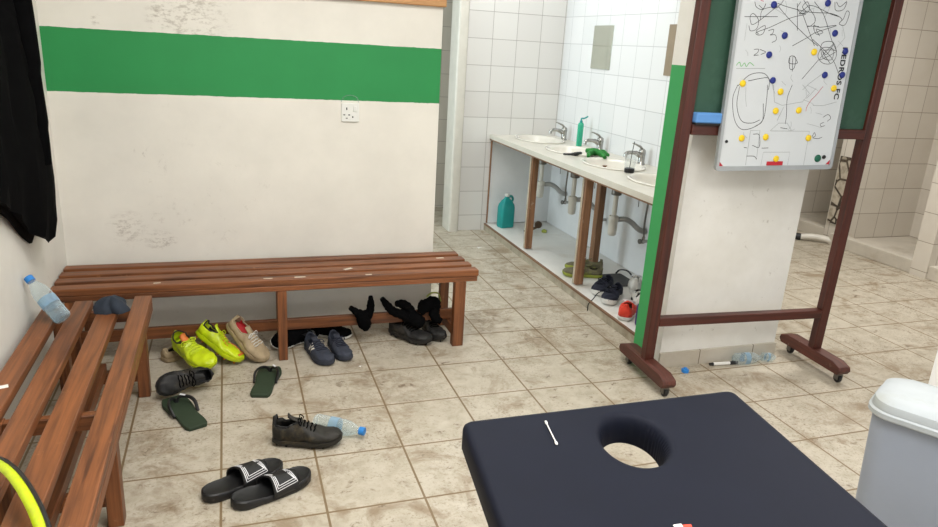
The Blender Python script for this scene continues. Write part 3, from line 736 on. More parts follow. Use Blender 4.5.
bottle('empty clear bottle with blue cap lying on floor by the muddy boot', (0.352, -0.455, 0.0325), (0.537, -0.582, 0.0325))
bottle('crushed clear bottle lying by the skirting of the white stub wall', (2.49, -0.290, 0.027), (2.65, -0.292, 0.022), crushed=0.2, L=0.17, cap=False)
t = bottle('small crumpled clear bottle, right of the crushed one at the skirting', (2.665, -0.288, 0.024), (2.74, -0.300, 0.018), crushed=0.25, L=0.08, R=0.024, cap=False)
mb = MB(); mb.tube([(2.375, -0.268, .009), (2.395, -0.2685, .009), (2.396, -.2685, .009), (2.49, -0.276, .009), (2.491, -.276, .009), (2.53, -0.279, .009)], [.006, .007, .0085, .0085, .0095, .0095], 12)
t = thing('marker_pen', 'black capped white marker pen on floor by the skirting', 'pen', (2.345, -0.285, 0.0097), -0.07)
MB().lathe([(.0085, .02), (.0085, .115)], RY(PI / 2), 14).build('barrel', 'paper', t); MB().lathe([(.0092, .1155), (.0095, .16)], RY(PI / 2), 14).build('cap', 'black_gloss', t); MB().lathe([(.007, 0), (.0083, .0195)], RY(PI / 2), 14).build('end_plug', 'black_gloss', t)
mb = MB(); mb.lathe([(.018, 0), (.0185, .004), (.0185, .014), (.010, .0165), (.009, .022), (.004, .023)], None, 24)
o = mb.build('bottle_cap', 'cap_blue'); o.location = (2.175, -0.318, 0.0); tag(o, 'loose blue bottle cap on the floor in front of the stub wall', 'cap')
for k, (x, y, a, lb) in enumerate(((1.87, 1.93, .4, 'scrap of white paper on the tiles before the basins'), (0.62, 0.06, 1.2, 'tiny scrap of white paper beside the navy trainers'))):
    mb = MB(); mb.add([Vec((-.016, -.012, .002)), Vec((.016, -.014, .009)), Vec((.02, .01, .003)), Vec((-.01, .016, .008)), Vec((0, 0, .001))], [(0, 1, 4), (1, 2, 4), (2, 3, 4), (3, 0, 4)])
    o = mb.build('paper_scrap', 'paper', smooth=0, solid=.0006); o.location = (x, y, 0); o.rotation_euler.z = a; o.scale = (1, 1, 1) if k == 0 else (.4, .4, .4); tag(o, lb, 'paper')

# ------------------------------------------------------------------ cloth on the left bench
def cloth(name, label, cat, cx, cy, z, rx, ry, h, mat, seed, kind=None, rz=0):
    rnd = random.Random(seed); mb = MB(); rings = []; NA = 36; ph = [rnd.uniform(0, 6.28) for _ in range(8)]
    for k in range(10):
        f = k / 9; ring = []
        for i in range(NA):
            a = 2 * PI * i / NA
            w = 1 + .16 * math.sin(2 * a + ph[0]) + .12 * math.sin(3 * a + ph[1] + f * 2) + .07 * math.sin(7 * a + ph[2] + 4 * f)
            rr = (1 - f ** 2.2) ** .6 if f < 1 else 0.02
            zz = h * f * (1 + .28 * math.sin(3 * a + ph[3]) * (1 - f) + .2 * math.sin(5 * a + ph[4] + 3 * f) * (1 - f))
            ring.append(Vec((rx * w * rr * math.cos(a), ry * w * rr * math.sin(a), max(0, zz))))
        rings.append(ring)
    mb.loft(rings); o = mb.build(name, mat, smooth=35)
    o.location = (cx, cy, z); o.rotation_euler.z = rz; return tag(o, label, cat)
c = cloth('crumpled_cloth', 'crumpled slate blue cloth on the end of the left bench', 'cloth', -0.382, -0.110, 0.4205, 0.052, 0.058, 0.06, 'navy_cloth', 3)
t = thing('training_bib', 'neon yellow bib with black edging on the bench, nearest the camera', 'bib', (-0.44, -1.40, 0.4205))
c = cloth('bib_fabric', None, None, 0, 0, 0, .075, .11, .075, 'neon', 11); c.parent = t; c.location = (-.045, -.09, 0)
path = spline([(-.10, .23, .012), (-.045, .18, .05), (.012, .10, .065), (.068, 0, .065), (.115, -.10, .05), (.15, -.2, .02)], 8)
mb = MB(); mb.loft([[p + Vec((-.024, -.010, -.004)), p + Vec((-.012, -.005, .004)), p] for p in path], closed=False); mb.build('bib_strap', 'neon', t, smooth=60, solid=.003)
mb = MB(); mb.tube(path, .0052, 8); mb.build('strap_piping', 'black_gloss', t)

# ------------------------------------------------------------------ hanging jacket
def jacket():
    t = thing('hanging_jacket', 'black jacket hanging on the left wall above the bench', 'jacket', (-0.669, -0.1, 0.7))
    mb = MB(); rings = []; NA = 64
    zs = [k / 22 for k in range(23)]
    for f in zs:
        z = 1.15 * f
        yr = interp([(0, .41), (.08, .455), (.25, .465), (.43, .375), (.65, .26), (.76, .2), (1, .12)], f)      # right edge (towards the striped wall)
        yl = interp([(0, -.45), (.3, -.45), (.7, -.38), (.9, -.28), (1, -.1)], f)
        d = interp([(0, .055), (.2, .07), (.6, .06), (1, .03)], f)
        ring = []
        for i in range(NA):
            a = 2 * PI * i / NA; u = math.cos(a); s = math.sin(a)
            y = (yr + yl) / 2 + (yr - yl) / 2 * u
            fold = .012 * math.sin(y * 38 + 2 * f) + .008 * math.sin(y * 71 - 5 * f) if s > 0 else 0
            x = .004 + d * (max(0, s) ** .6) * (1 + .3 * math.sin(y * 11 + f)) + fold * max(0, s)
            # ragged hem: lower corner to the right, rising to the camera side
            hem = 0
            if f < .3:
                k = 1 - f / .3
                lo = interp([(-.45, .27), (-.2, .17), (.05, .0), (.13, -.045), (.26, .0), (.36, .05), (.46, .12)], y)
                hem = lo * k
            ring.append(Vec((max(.003, x), y, z + hem)))
        rings.append(ring)
    mb.loft(rings); mb.build('jacket_body', 'black', t, smooth=70)
    mb = MB(); mb.tube(spline([(.065, .02, 1.05), (.075, .06, .85), (.075, .09, .6), (.075, .12, .4), (.07, .14, .27)], 6), [.05] * 6 + [.045] * 6 + [.04] * 6 + [.036] * 7, 14, flat=.7)
    mb.build('sleeve', 'black', t, smooth=70)
    h = thing('coat_peg', 'steel coat peg holding the black jacket on the left wall', 'peg', (-0.67, -0.1, 1.9))
    MB().tube(spline([(0, 0, 0), (.05, 0, -.005), (.075, 0, .02), (.075, 0, .045)], 5), .007, 8).build('peg_hook', 'steel', h); MB().box(0, .006, -.02, .02, -.03, .03).build('peg_plate', 'steel', h, bevel=.002)
jacket()

# ------------------------------------------------------------------ mobile chalkboard
Fo = Vec((1.937, -0.335, 0)); Fa = math.radians(-3.5)
fr = thing('mobile_chalkboard', 'green chalkboard on a dark wood wheeled frame before the stub wall', 'chalkboard', Fo, Fa)
PW = 0.048
for x, sg in ((.006, -1), (.980, 1)):
    xb, xt = (-.006, .020) if sg < 0 else (.955, .986)
    mb = MB(); mb.loft([[Vec((q + a * PW / 2, b * .022, z)) for a, b in ((-1, -1), (1, -1), (1, 1), (-1, 1))] for q, z in ((xb, .1065), (xt, 1.95))])
    mb.build('upright', 'frame_z', fr, bevel=.003); x = xb
    ol = [(-.205, .050), (.205, .050), (.220, .070), (.213, .09), (.165, .106), (-.165, .106), (-.213, .09), (-.220, .07)]
    mb = MB(); vs = [Vec((x + dx, y, z)) for dx in (-.034, .034) for y, z in ol]; n = len(ol)
    mb.add(vs, [tuple(range(n))[::-1], tuple(range(n, 2 * n))] + [(i, (i + 1) % n, n + (i + 1) % n, n + i) for i in range(n)])
    ft = mb.build('foot', 'foot', fr, bevel=.003)
    for y in (-.185, .16):
        cs = MB(); cs.lathe([(.020, .043), (.020, .0495)], Trans(x, y, 0), 16); cs.box(x - .016, x - .012, y - .014, y + .012, .018, .044); cs.box(x + .012, x + .016, y - .014, y + .012, .018, .044)
        co = cs.build('caster', 'steel', fr)
        MB().lathe([(.014, -.009), (.0205, -.007), (.0205, .007), (.014, .009)], Trans(x, y, .0212) @ RY(PI / 2), 20).build('wheel', 'black_gloss', co)
MB().box(.0215, .9345, -.022, .022, .274, .316).build('lower_rail', 'frame_x', fr, bevel=.003)
MB().box(.0345, .9485, -.03, .022, 1.172, 1.216).build('chalk_rail', 'frame_x', fr, bevel=.003)
MB().box(.042, .952, -.006, .010, 1.2165, 1.90).build('green_panel', 'chalk', fr)
MB().box(.0445, .9605, -.022, .022, 1.9005, 1.95).build('top_rail', 'frame_x', fr, bevel=.003)

FM = Matrix.Translation(Fo) @ RZ(Fa)
er = MB().prism(rrect(0, .15, -.020, .020, .008), 0.008, .052).build('board_eraser', 'eraser', bevel=.006)
er.matrix_world = FM @ Trans(.018, -.0315 + .024, 1.2165) @ Trans(0, -.0, 0); tag(er, 'light blue board eraser on the chalk rail', 'eraser')
er.matrix_world = FM @ Trans(.036, -.0275, 1.2168)
MB().prism(rrect(.002, .148, -.018, .018, .006), 0, .0078).build('felt_pad', 'dark', er)

# the magnetic whiteboard hung in front: local u to the right, v up, front face -y
WBM = FM @ Trans(.164, -.048, 1.038) @ Matrix.Rotation(-math.radians(1.6), 4, 'Y')
wb = thing('whiteboard', 'magnetic whiteboard covered in tactics scribbles, hung on the chalkboard', 'whiteboard'); wb.matrix_world = WBM
BW, BH = .612, .90
MB().box(.010, BW - .010, -.004, .010, -.004, BH - .010).build('writing_surface', 'white_board', wb)
mb = MB()
ring0 = rrect(0, BW, -.018, BH, .018); ring1 = rrect(.014, BW - .014, .002, BH - .014, .006)
mb.loft([[Vec((x, .0105, y)) for x, y in ring1], [Vec((x, .0105, y)) for x, y in ring0], [Vec((x, -.009, y)) for x, y in ring0], [Vec((x, -.009, y)) for x, y in ring1], [Vec((x, .0105, y)) for x, y in ring1]], cap=False)
mb.build('board_frame', 'alu', wb, smooth=30)
for pts in ([(.016, .004), (.036, .004), (.016, .024)], [(BW - .016, .004), (BW - .036, .004), (BW - .016, .024)]):
    mb = MB(); vs = [Vec((x, y, z)) for y in (-.0052, -.0041) for x, z in pts]; mb.add(vs, [(0, 1, 2), (5, 4, 3), (0, 3, 4, 1), (1, 4, 5, 2), (2, 5, 3, 0)]); mb.build('corner_mark', 'red_plastic', wb)
SCR = [('k', [(0.195, 0.677), (0.093, 0.6), (0.07, 0.612), (0.067, 0.632), (0.082, 0.639), (0.109, 0.614), (0.105, 0.58), (0.077, 0.572), (0.066, 0.592)]), ('k', [(0.119, 0.56), (0.106, 0.573), (0.144, 0.595), (0.141, 0.564), (0.119, 0.556), (0.107, 0.566), (0.17, 0.589), (0.263, 0.629), (0.336, 0.646)]), ('k', [(0.039, 0.626), (0.199, 0.632)]), ('k', [(0.189, 0.684), (0.246, 0.671), (0.351, 0.656), (0.464, 0.654), (0.521, 0.635), (0.513, 0.614), (0.544, 0.612), (0.556, 0.657), (0.54, 0.667), (0.53, 0.636), (0.512, 0.618)]), ('k', [(0.196, 0.671), (0.255, 0.626), (0.354, 0.56), (0.424, 0.52)]), ('k', [(0.285, 0.688), (0.307, 0.58)]), ('k', [(0.319, 0.648), (0.406, 0.52)]), ('k', [(0.368, 0.698), (0.427, 0.646), (0.487, 0.55), (0.525, 0.502)]), ('k', [(0.345, 0.683), (0.381, 0.678), (0.455, 0.654), (0.511, 0.642)]), ('k', [(0.3, 0.695), (0.289, 0.668), (0.319, 0.648), (0.35, 0.663), (0.334, 0.696), (0.313, 0.675), (0.334, 0.656), (0.302, 0.648), (0.345, 0.683)]), ('k', [(0.294, 0.517), (0.364, 0.554), (0.403, 0.576), (0.501, 0.607), (0.416, 0.597), (0.384, 0.603), (0.404, 0.569), (0.438, 0.577), (0.4, 0.589), (0.423, 0.562)]), ('k', [(0.44, 0.464), (0.37, 0.38)]), ('k', [(0.561, 0.402), (0.505, 0.473), (0.391, 0.547)]), ('k', [(0.437, 0.499), (0.447, 0.535), (0.499, 0.537), (0.528, 0.488), (0.51, 0.451), (0.465, 0.45), (0.433, 0.478), (0.451, 0.514), (0.506, 0.508), (0.506, 0.466), (0.461, 0.472), (0.444, 0.507), (0.475, 0.486), (0.501, 0.53), (0.444, 0.464), (0.525, 0.502), (0.454, 0.5), (0.501, 0.451)]), ('k', [(0.164, 0.575), (0.188, 0.581), (0.187, 0.565), (0.176, 0.558), (0.201, 0.559), (0.209, 0.539), (0.19, 0.528)]), ('k', [(0.107, 0.498), (0.13, 0.499), (0.126, 0.485), (0.111, 0.474), (0.134, 0.476)]), ('k', [(0.136, 0.499), (0.166, 0.489), (0.144, 0.478)]), ('k', [(0.29, 0.475), (0.299, 0.425), (0.321, 0.426), (0.321, 0.468), (0.294, 0.475), (0.291, 0.447), (0.334, 0.447), (0.307, 0.475), (0.315, 0.412)]), ('t', [(0.034, 0.419), (0.176, 0.422)]), ('k', [(0.054, 0.347), (0.105, 0.394), (0.171, 0.402), (0.206, 0.374), (0.209, 0.333)]), ('k', [(0.101, 0.369), (0.191, 0.384), (0.211, 0.367)]), ('t', [(0.532, 0.608), (0.556, 0.559), (0.522, 0.516)]), ('t', [(0.475, 0.407), (0.413, 0.363), (0.383, 0.335)]), ('k', [(0.078, 0.686), (0.089, 0.666), (0.12, 0.657), (0.132, 0.681), (0.123, 0.661), (0.1, 0.673)]), ('k', [(0.471, 0.702), (0.483, 0.668), (0.521, 0.673), (0.531, 0.705), (0.501, 0.683), (0.479, 0.702)]), ('g', [(0.032, 0.431), (0.046, 0.445), (0.057, 0.428), (0.071, 0.442), (0.082, 0.428), (0.096, 0.444), (0.119, 0.432)]), ('k', [(0.053, 0.352), (0.038, 0.295), (0.06, 0.209), (0.102, 0.165), (0.161, 0.172), (0.206, 0.209), (0.207, 0.297), (0.201, 0.354)]), ('k', [(0.063, 0.345), (0.063, 0.267), (0.096, 0.202), (0.149, 0.191), (0.19, 0.205)]), ('t', [(0.231, 0.354), (0.249, 0.282), (0.291, 0.268), (0.394, 0.284), (0.422, 0.321), (0.379, 0.357)]), ('k', [(0.326, 0.356), (0.312, 0.298), (0.322, 0.224), (0.323, 0.187)]), ('k', [(0.194, 0.275), (0.203, 0.202), (0.169, 0.176)]), ('t', [(0.451, 0.269), (0.505, 0.268), (0.574, 0.285)]), ('t', [(0.255, 0.157), (0.457, 0.155), (0.457, 0.003)]), ('t', [(0.251, 0.157), (0.288, 0.191), (0.333, 0.191), (0.361, 0.159)]), ('k', [(0.301, 0.171), (0.338, 0.166)]), ('t', [(0.15, 0.159), (0.151, 0.007)]), ('t', [(0.15, 0.159), (0.198, 0.159), (0.203, 0.033)]), ('k', [(0.166, 0.143), (0.197, 0.139), (0.207, 0.086), (0.17, 0.094)]), ('k', [(0.148, 0.047), (0.188, 0.045), (0.204, 0.031)]), ('t', [(0.23, 0.006), (0.233, 0.063), (0.372, 0.062), (0.371, 0.004)]), ('r', [(0.487, 0.351), (0.459, 0.314), (0.437, 0.291), (0.421, 0.262), (0.42, 0.243)]), ('k', [(0.516, 0.217), (0.541, 0.229), (0.558, 0.214), (0.543, 0.199)]), ('k', [(0.526, 0.195), (0.509, 0.187), (0.516, 0.176), (0.534, 0.18)]), ('k', [(0.476, 0.13), (0.485, 0.149), (0.493, 0.134), (0.481, 0.126), (0.509, 0.122), (0.531, 0.128)]), ('k', [(0.221, 0.081), (0.256, 0.082)]), ('k', [(0.129, 0.085), (0.146, 0.083)]), ('r', [(0.105, 0.693), (0.12, 0.689)]), ('t', [(0.401, 0.335), (0.413, 0.299), (0.453, 0.343)]), ('t', [(0.278, 0.202), (0.301, 0.261), (0.283, 0.217)])]
def ink(paths, w, name, mat, smooth=True):
    mb = MB()
    for k, path in enumerate(paths):
        P = spline([(x, y, 0) for x, y in path], 6) if smooth and len(path) > 2 else [Vec((x, y, 0)) for x, y in path]
        rows = []
        for i, p in enumerate(P):
            d = P[min(i + 1, len(P) - 1)] - P[max(i - 1, 0)]; d = d.normalized() if d.length > 1e-6 else Vec((1, 0, 0)); n = Vec((-d.y, d.x, 0)) * w / 2
            q = -.00445 - .00002 * (k % 7)
            rows.append([Vec((p.x + n.x, q, p.y + n.y)), Vec((p.x - n.x, q, p.y - n.y))])
        mb.loft(rows, closed=False)
    return mb.build(name, mat, wb, smooth=0)
for kk, ww, nm, mm, sm in (('k', .0024, 'marker_stroke', 'ink', True), ('t', .0019, 'pitch_line', 'faint', False), ('g', .0035, 'green_scribble', 'greenink', True), ('r', .0024, 'red_stroke', 'redink', True)):
    for k, st in SCR:
        if k == kk: ink([st], ww, nm, mm, sm)
rnd = random.Random(5)
fp = []
for k in range(38):
    x, y = rnd.uniform(.05, .56), rnd.uniform(.15, .85); a = rnd.uniform(0, 6.28); l = rnd.uniform(.02, .09)
    fp.append([(x, y), (x + l * .5 * math.cos(a) + rnd.uniform(-.01, .01), y + l * .5 * math.sin(a)), (min(.59, x + l * math.cos(a)), y + l * math.sin(a))])
for P_ in fp: ink([P_], .0014, 'rubbed_out_mark', 'faint')
fp = []
for k in range(7):
    x, y = rnd.uniform(.1, .5), rnd.uniform(.64, .84); P = []
    for j in range(rnd.randint(5, 9)): P.append((x, y)); x = min(.58, max(.03, x + rnd.uniform(-.09, .09))); y = min(.87, max(.6, y + rnd.uniform(-.07, .07)))
    fp.append(P)
for P_ in fp: ink([P_], .0022, 'marker_stroke', 'ink')
cu = bpy.data.curves.new('txt', 'FONT'); cu.body = 'HEDROS FC'; cu.size = .044; cu.space_character = 1.12; cu.offset = .0015
to = bpy.data.objects.new('txt', cu); COL.objects.link(to)
bpy.context.view_layer.update()
me = bpy.data.meshes.new_from_object(to.evaluated_get(bpy.context.evaluated_depsgraph_get()))
bpy.data.objects.remove(to); bpy.data.curves.remove(cu)
me.materials.clear(); me.materials.append(M['ink']); me.name = 'lettering'
lt = bpy.data.objects.new('lettering', me); COL.objects.link(lt); lt.parent = wb
wid = max(v.co.x for v in me.vertices)
# runs down the right edge: text x -> -v, text up -> +u
lt.matrix_local = Matrix(((0, 1, 0, .556), (0, 0, -1, -.0046), (-1, 0, 0, .520), (0, 0, 0, 1))) @ Matrix.Diagonal((.224 / wid, .8, 1, 1))

def magnet(u, v, mat, label, cat='magnet', group=None, R=.0142):
    o = MB().lathe([(R, 0), (R, .003), (R * .86, .0055), (R * .5, .0068), (.001, .0072)], None, 20).build('magnet', mat, smooth=50)
    o.matrix_world = WBM @ Trans(u, -.0046, v) @ RX(PI / 2); return tag(o, label, cat, group)
B, Y = 'blue_magnet', 'yellow_magnet'
for u, v, lb in ((.171, .678, 'at the top left of the board'), (.436, .695, 'at the top right of the board'), (.247, .558, 'just right of the handwritten 3 shape'),
                 (.499, .575, 'above the scribbled circle at right'), (.185, .478, 'beside the handwritten 27'), (.57, .502, 'on the first letters at the right edge'),
                 (.223, .373, 'at the left, below the 27'), (.485, .400, 'below the scribbled circle, inside the lettering'), (.577, .402, 'on the middle letters at the right edge')):
    magnet(u, v, B, 'round blue magnet ' + lb, group='blue magnets on the whiteboard')
for u, v, lb in ((.409, .495, 'left of the scribbled circle, highest of the yellow ones'), (.076, .358, 'near the left edge at mid height'), (.271, .326, 'in the middle, upper left of the central trio'),
                 (.545, .344, 'beside the last letters at the right edge'), (.262, .244, 'lower left of the central trio'), (.381, .247, 'lower right of the central trio'),
                 (.110, .126, 'leftmost of the row above the bottom'), (.232, .130, 'second from left in the row above the bottom'), (.457, .125, 'rightmost of the row above the bottom'),
                 (.304, .033, 'on the red strip at the bottom')):
    magnet(u, v, Y, 'round yellow magnet ' + lb, group='yellow magnets on the whiteboard')
magnet(.527, .032, 'green_magnet', 'round dark green magnet in the bottom right corner', R=.017)
magnet(.559, .038, 'black_gloss', 'small black magnet beside the dark green one', R=.009)
magnet(.036, .112, 'black_gloss', 'small black magnet low on the left edge', R=.0065)
o = MB().box(-.042, .042, -.003, 0, -.009, .009).build('magnetic_strip', 'red_plastic', bevel=.001); o.matrix_world = WBM @ Trans(.300, -.0046, .0125); tag(o, 'red magnetic strip at the foot of the whiteboard', 'magnet')

# ------------------------------------------------------------------ washbasin counter
CZ = 0.805
basins = [(2.42, 2.19), (2.42, 1.60), (2.42, 1.02), (2.42, 0.44)]
EX, EY = .175, .235
ct = thing('basin_counter', 'cream basin counter on wooden posts along the tiled wall', 'counter', (2.4, 1.23, 0))
def slab():
    mb = MB(); N = 48; X0, X1 = 2.10, 2.689
    ys = [2.469] + [(basins[i][1] + basins[i + 1][1]) / 2 for i in range(3)] + [0.001]
    for k, (cx, cy) in enumerate(basins):
        y1, y0 = ys[k], ys[k + 1]
        angs = [2 * PI * i / N for i in range(N)]
        for c in ((X0, y0), (X1, y0), (X1, y1), (X0, y1)): angs.append(math.atan2(c[1] - cy, c[0] - cx) % (2 * PI))
        angs = sorted(set(round(a, 6) for a in angs)); n = len(angs)
        inn, out = [], []
        for a in angs:
            ca, sa = math.cos(a), math.sin(a)
            rr = 1 / math.sqrt((ca / EX) ** 2 + (sa / EY) ** 2)
            ts = []
            if abs(ca) > 1e-9: ts.append(((X1 if ca > 0 else X0) - cx) / ca)
            if abs(sa) > 1e-9: ts.append(((y1 if sa > 0 else y0) - cy) / sa)
            tt = min(x for x in ts if x > 0)
            inn.append((cx + rr * ca, cy + rr * sa)); out.append((cx + tt * ca, cy + tt * sa))
        for z, fl in ((CZ, 0), (CZ - .034, 1)):
            vs = [Vec((x - 2.4, y - 1.23, z)) for x, y in inn + out]
            mb.add(vs, [(i, (i + 1) % n, n + (i + 1) % n, n + i) for i in range(n)])
        for i in range(n):
            (xa, ya), (xb, yb) = out[i], out[(i + 1) % n]
            same = lambda p, q, v: abs(p - v) < 1e-6 and abs(q - v) < 1e-6
            if same(xa, xb, X0) or same(xa, xb, X1) or same(ya, yb, ys[0]) and k == 0 or same(ya, yb, ys[-1]) and k == 3:
                mb.add([Vec((xa - 2.4, ya - 1.23, CZ)), Vec((xb - 2.4, yb - 1.23, CZ)), Vec((xb - 2.4, yb - 1.23, CZ - .034)), Vec((xa - 2.4, ya - 1.23, CZ - .034))], [(0, 1, 2, 3)])
        vs = [Vec((x - 2.4, y - 1.23, z)) for z in (CZ, CZ - .034) for x, y in inn]
        mb.add(vs, [(i, (i + 1) % n, n + (i + 1) % n, n + i) for i in range(n)])
    return mb
slab().build('worktop', 'counter', ct, smooth=30, weld=True)
MB().box(-.30, -.288, -1.228, 1.24, CZ - .043, CZ - .0345).build('edge_strip', 'trimwood', ct, bevel=.001)
def post(name, x0, x1, y0, y1):
    MB().box(x0 - 2.4, x1 - 2.4, y0 - 1.23, y1 - 1.23, 0.0635, CZ - .051).build(name, 'post', ct, bevel=.002)
    MB().box(x0 - 2.4 - .003, x0 - 2.4 - .0002, y1 - 1.23 - .022, y1 - 1.23 - .002, 0.0635, CZ - .055).build('post_edge', 'post_pale', ct)
post('post', 2.140, 2.188, 1.655, 1.703); post('post', 2.140, 2.192, 0.83, 0.88)
MB().box(.055, .10, -.05 + .02, .03, .0585, CZ - .035).build('back_post', 'post', ct, bevel=.002)
MB().box(-.280, .288, 1.226, 1.239, 0.0635, CZ - .051).build('end_panel', 'panel', ct)
MB().box(-.287, -.2805, 1.215, 1.239, 0.0635, CZ - .051).build('panel_edge', 'post', ct)
MB().box(.276, .289, -1.228, 1.225, .0585, CZ - .051).build('back_panel', 'panel', ct)

def sink_proto(label):
    t = thing('wash_basin', label, 'basin', (0, 0, 0), 0, 'oval wash basins')
    rings = []; N = 48
    for sx, sy, z in ((.186, .246, .0006), (.190, .250, .006), (.182, .242, .011), (.168, .228, .008), (.158, .216, -.010), (.14, .19, -.055), (.10, .14, -.10), (.05, .06, -.122), (.022, .022, -.125)):
        rings.append([Vec((sx * math.cos(2 * PI * i / N), sy * math.sin(2 * PI * i / N), z)) for i in range(N)])
    mb = MB(); mb.loft(rings, cap=False)
    out = []
    for sx, sy, z in ((.186, .246, .0006), (.172, .232, .0004), (.165, .222, -.03), (.148, .2, -.06), (.108, .15, -.11), (.055, .066, -.134), (.022, .022, -.136)):
        out.append([Vec((sx * math.cos(2 * PI * i / N), sy * math.sin(2 * PI * i / N), z)) for i in range(N)])
    mb.loft(out, cap=False); mb.build('bowl', 'ceramic', t, smooth=60)
    MB().lathe([(.021, -.1248), (.021, -.1215), (.012, -.1212), (.004, -.123)], None, 20).build('drain', 'chrome', t)
    return t
names = ('white oval basin at the far end of the counter', 'white oval basin beside the green gloves', 'white oval basin in front of the tap behind the black cup', 'white oval basin cut off by the green wall end')
p0 = sink_proto(names[0]); p0.location = (*basins[0], CZ)
for nm, b in zip(names[1:], basins[1:]): copy_thing(p0, nm, (*b, CZ))

def tap_proto(label):
    t = thing('mixer_tap', label, 'tap', (0, 0, 0), 0, 'chrome mixer taps')
    MB().lathe([(.027, 0), (.027, .006), (.022, .012), (.022, .06), (.024, .075), (.022, .095), (.012, .104)], None, 20).build('tap_body', 'chrome', t, smooth=50)
    mb = MB(); mb.tube(spline([(-.01, 0, .055), (-.05, 0, .075), (-.10, 0, .078), (-.125, 0, .066)], 6), [.016] * 7 + [.013] * 6 + [.012] * 6, 12); mb.tube([(-.121, 0, .072), (-.124, 0, .048)], .012, 12)
    mb.build('spout', 'chrome', t, smooth=50)
    mb = MB(); mb.tube([(.0, 0, .10), (-.02, 0, .118), (-.06, 0, .134), (-.078, 0, .138)], [.012, .013, .009, .006], 10, flat=.6); mb.build('lever', 'chrome', t, smooth=50)
    return t
tn = ('chrome mixer tap at the far basin by the tiled corner', 'chrome mixer tap right of the mint green bottle', 'chrome mixer tap behind the black cup', 'chrome mixer tap at the basin hidden by the green wall end')
ty = (2.20, 1.60, 1.035, .44)
tp = tap_proto(tn[0]); tp.location = (2.635, ty[0], CZ)
for nm, y in zip(tn[1:], ty[1:]): copy_thing(tp, nm, (2.635, y, CZ))

def trap_proto(label):
    t = thing('drain_trap', label, 'drain pipe', (0, 0, 0), 0, 'basin drain traps')
    MB().lathe([(.03, .665), (.034, .66), (.034, .63), (.022, .625)], None, 18).build('drain_nut', 'steel', t)
    MB().lathe([(.0165, .624), (.0165, .49), (.02, .488)], None, 16).build('tail_pipe', 'pvc', t)
    MB().lathe([(.030, .487), (.034, .482), (.034, .455), (.030, .45), (.031, .40), (.028, .36), (.018, .352), (.01, .35)], None, 18).build('trap_bottle', 'pvc', t, smooth=50)
    pts = spline([(.032, -.005, .462), (.07, -.03, .468), (.11, -.05, .45), (.145, -.075, .415), (.175, -.088, .40), (.197, -.09, .40)], 9)
    mb = MB(); mb.tube(pts, [.017 + .0022 * (i % 2) for i in range(len(pts))], 12); mb.build('waste_hose', 'hose', t, smooth=60)
    mb = MB(); mb.tube([(.02, .0, .645), (.16, -.09, .65)], .006, 8); mb.tube([(.13, -.07, .65), (.133, -.07, .56)], .003, 6); mb.build('pop_up_rod', 'steel', t)
    return t
trn = ('white bottle trap under the far basin, beside the first post', 'white bottle trap left of the second post', 'white bottle trap with grey hose between second post and green wall end', 'white bottle trap beneath the basin hidden by the green wall end')
tr = trap_proto(trn[0]); tr.location = (2.475, 2.215, -.022)
for nm, y in zip(trn[1:], (1.63, 1.025, .44)): copy_thing(tr, nm, (2.475, y, -.022))

def valve_proto(label):
    t = thing('stop_valve', label, 'valve', (0, 0, 0), 0, 'water stop valves')
    mb = MB(); mb.tube([(.0, 0, 0), (-.06, 0, 0)], .011, 10); mb.tube([(-.045, 0, -.014), (-.045, 0, .03)], .010, 10); mb.build('valve_body', 'chrome', t)
    MB().lathe([(.015, 0), (.017, .004), (.017, .016), (.012, .02)], Trans(-.06, 0, 0) @ RY(-PI / 2), 10).build('valve_knob', 'steel', t)
    mb = MB(); mb.tube(spline([(-.045, 0, .03), (-.05, .004, .12), (-.047, .0, .26), (-.045, 0, .38)], 6), .0065, 8); mb.build('supply_hose', 'steel', t)
    return t
vn = ('chrome stop valve with hose left of the second post', 'chrome stop valve with hose just right of the second post', 'chrome stop valve with hose nearest the green wall end')
vp = valve_proto(vn[0]); vp.location = (2.672, 2.045, .325)
for nm, y in zip(vn[1:], (1.46, .875)): copy_thing(vp, nm, (2.672, y, .325))

# things on and under the counter
t = thing('spray_bottle', 'slim mint green bottle with bent nozzle beside the tap', 'bottle', (2.60, 1.86, CZ), 0.3)
MB().lathe([(.024, 0), (.026, .004), (.026, .16), (.022, .172), (.012, .178)], Matrix.Diagonal((1, .7, 1, 1)), 20).build('bottle_body', 'mint', t, smooth=50)
MB().lathe([(.011, .178), (.011, .192)], None, 14).build('collar', 'teal', t)
MB().tube(spline([(0, 0, .192), (0, 0, .206), (.03, 0, .208), (.06, -.005, .222)], 5), .006, 8).build('nozzle', 'teal', t)
gl = blob('rubber_glove', 'green rubber glove lying crumpled on the counter', [
    ([(2.44, 1.43, CZ + .030), (2.47, 1.36, CZ + .036), (2.49, 1.29, CZ + .022), (2.47, 1.22, CZ + .016)], [.016, .022, .02, .012]),
    ([(2.47, 1.37, CZ + .030), (2.41, 1.33, CZ + .024), (2.37, 1.27, CZ + .013)], [.018, .018, .010]), ([(2.46, 1.36, CZ + .02), (2.52, 1.35, CZ + .035), (2.53, 1.28, CZ + .02)], [.016, .016, .010])], 'green_cloth', 'glove')
blob('hair_brush', 'dark brush lying beside the green glove on the counter', [([(2.24, 1.385, CZ + .011), (2.29, 1.375, CZ + .012), (2.33, 1.37, CZ + .015), (2.385, 1.41, CZ + .014)], [.006, .008, .014, .011])], 'black_gloss', 'brush')
t = thing('plastic_cup', 'clear plastic cup with dark base and a black stick inside', 'cup', (2.375, 0.745, CZ))
MB().lathe([(.028, .001), (.030, .004), (.031, .026), (.028, .028)], None, 20).build('dark_base', 'black_gloss', t, smooth=50)
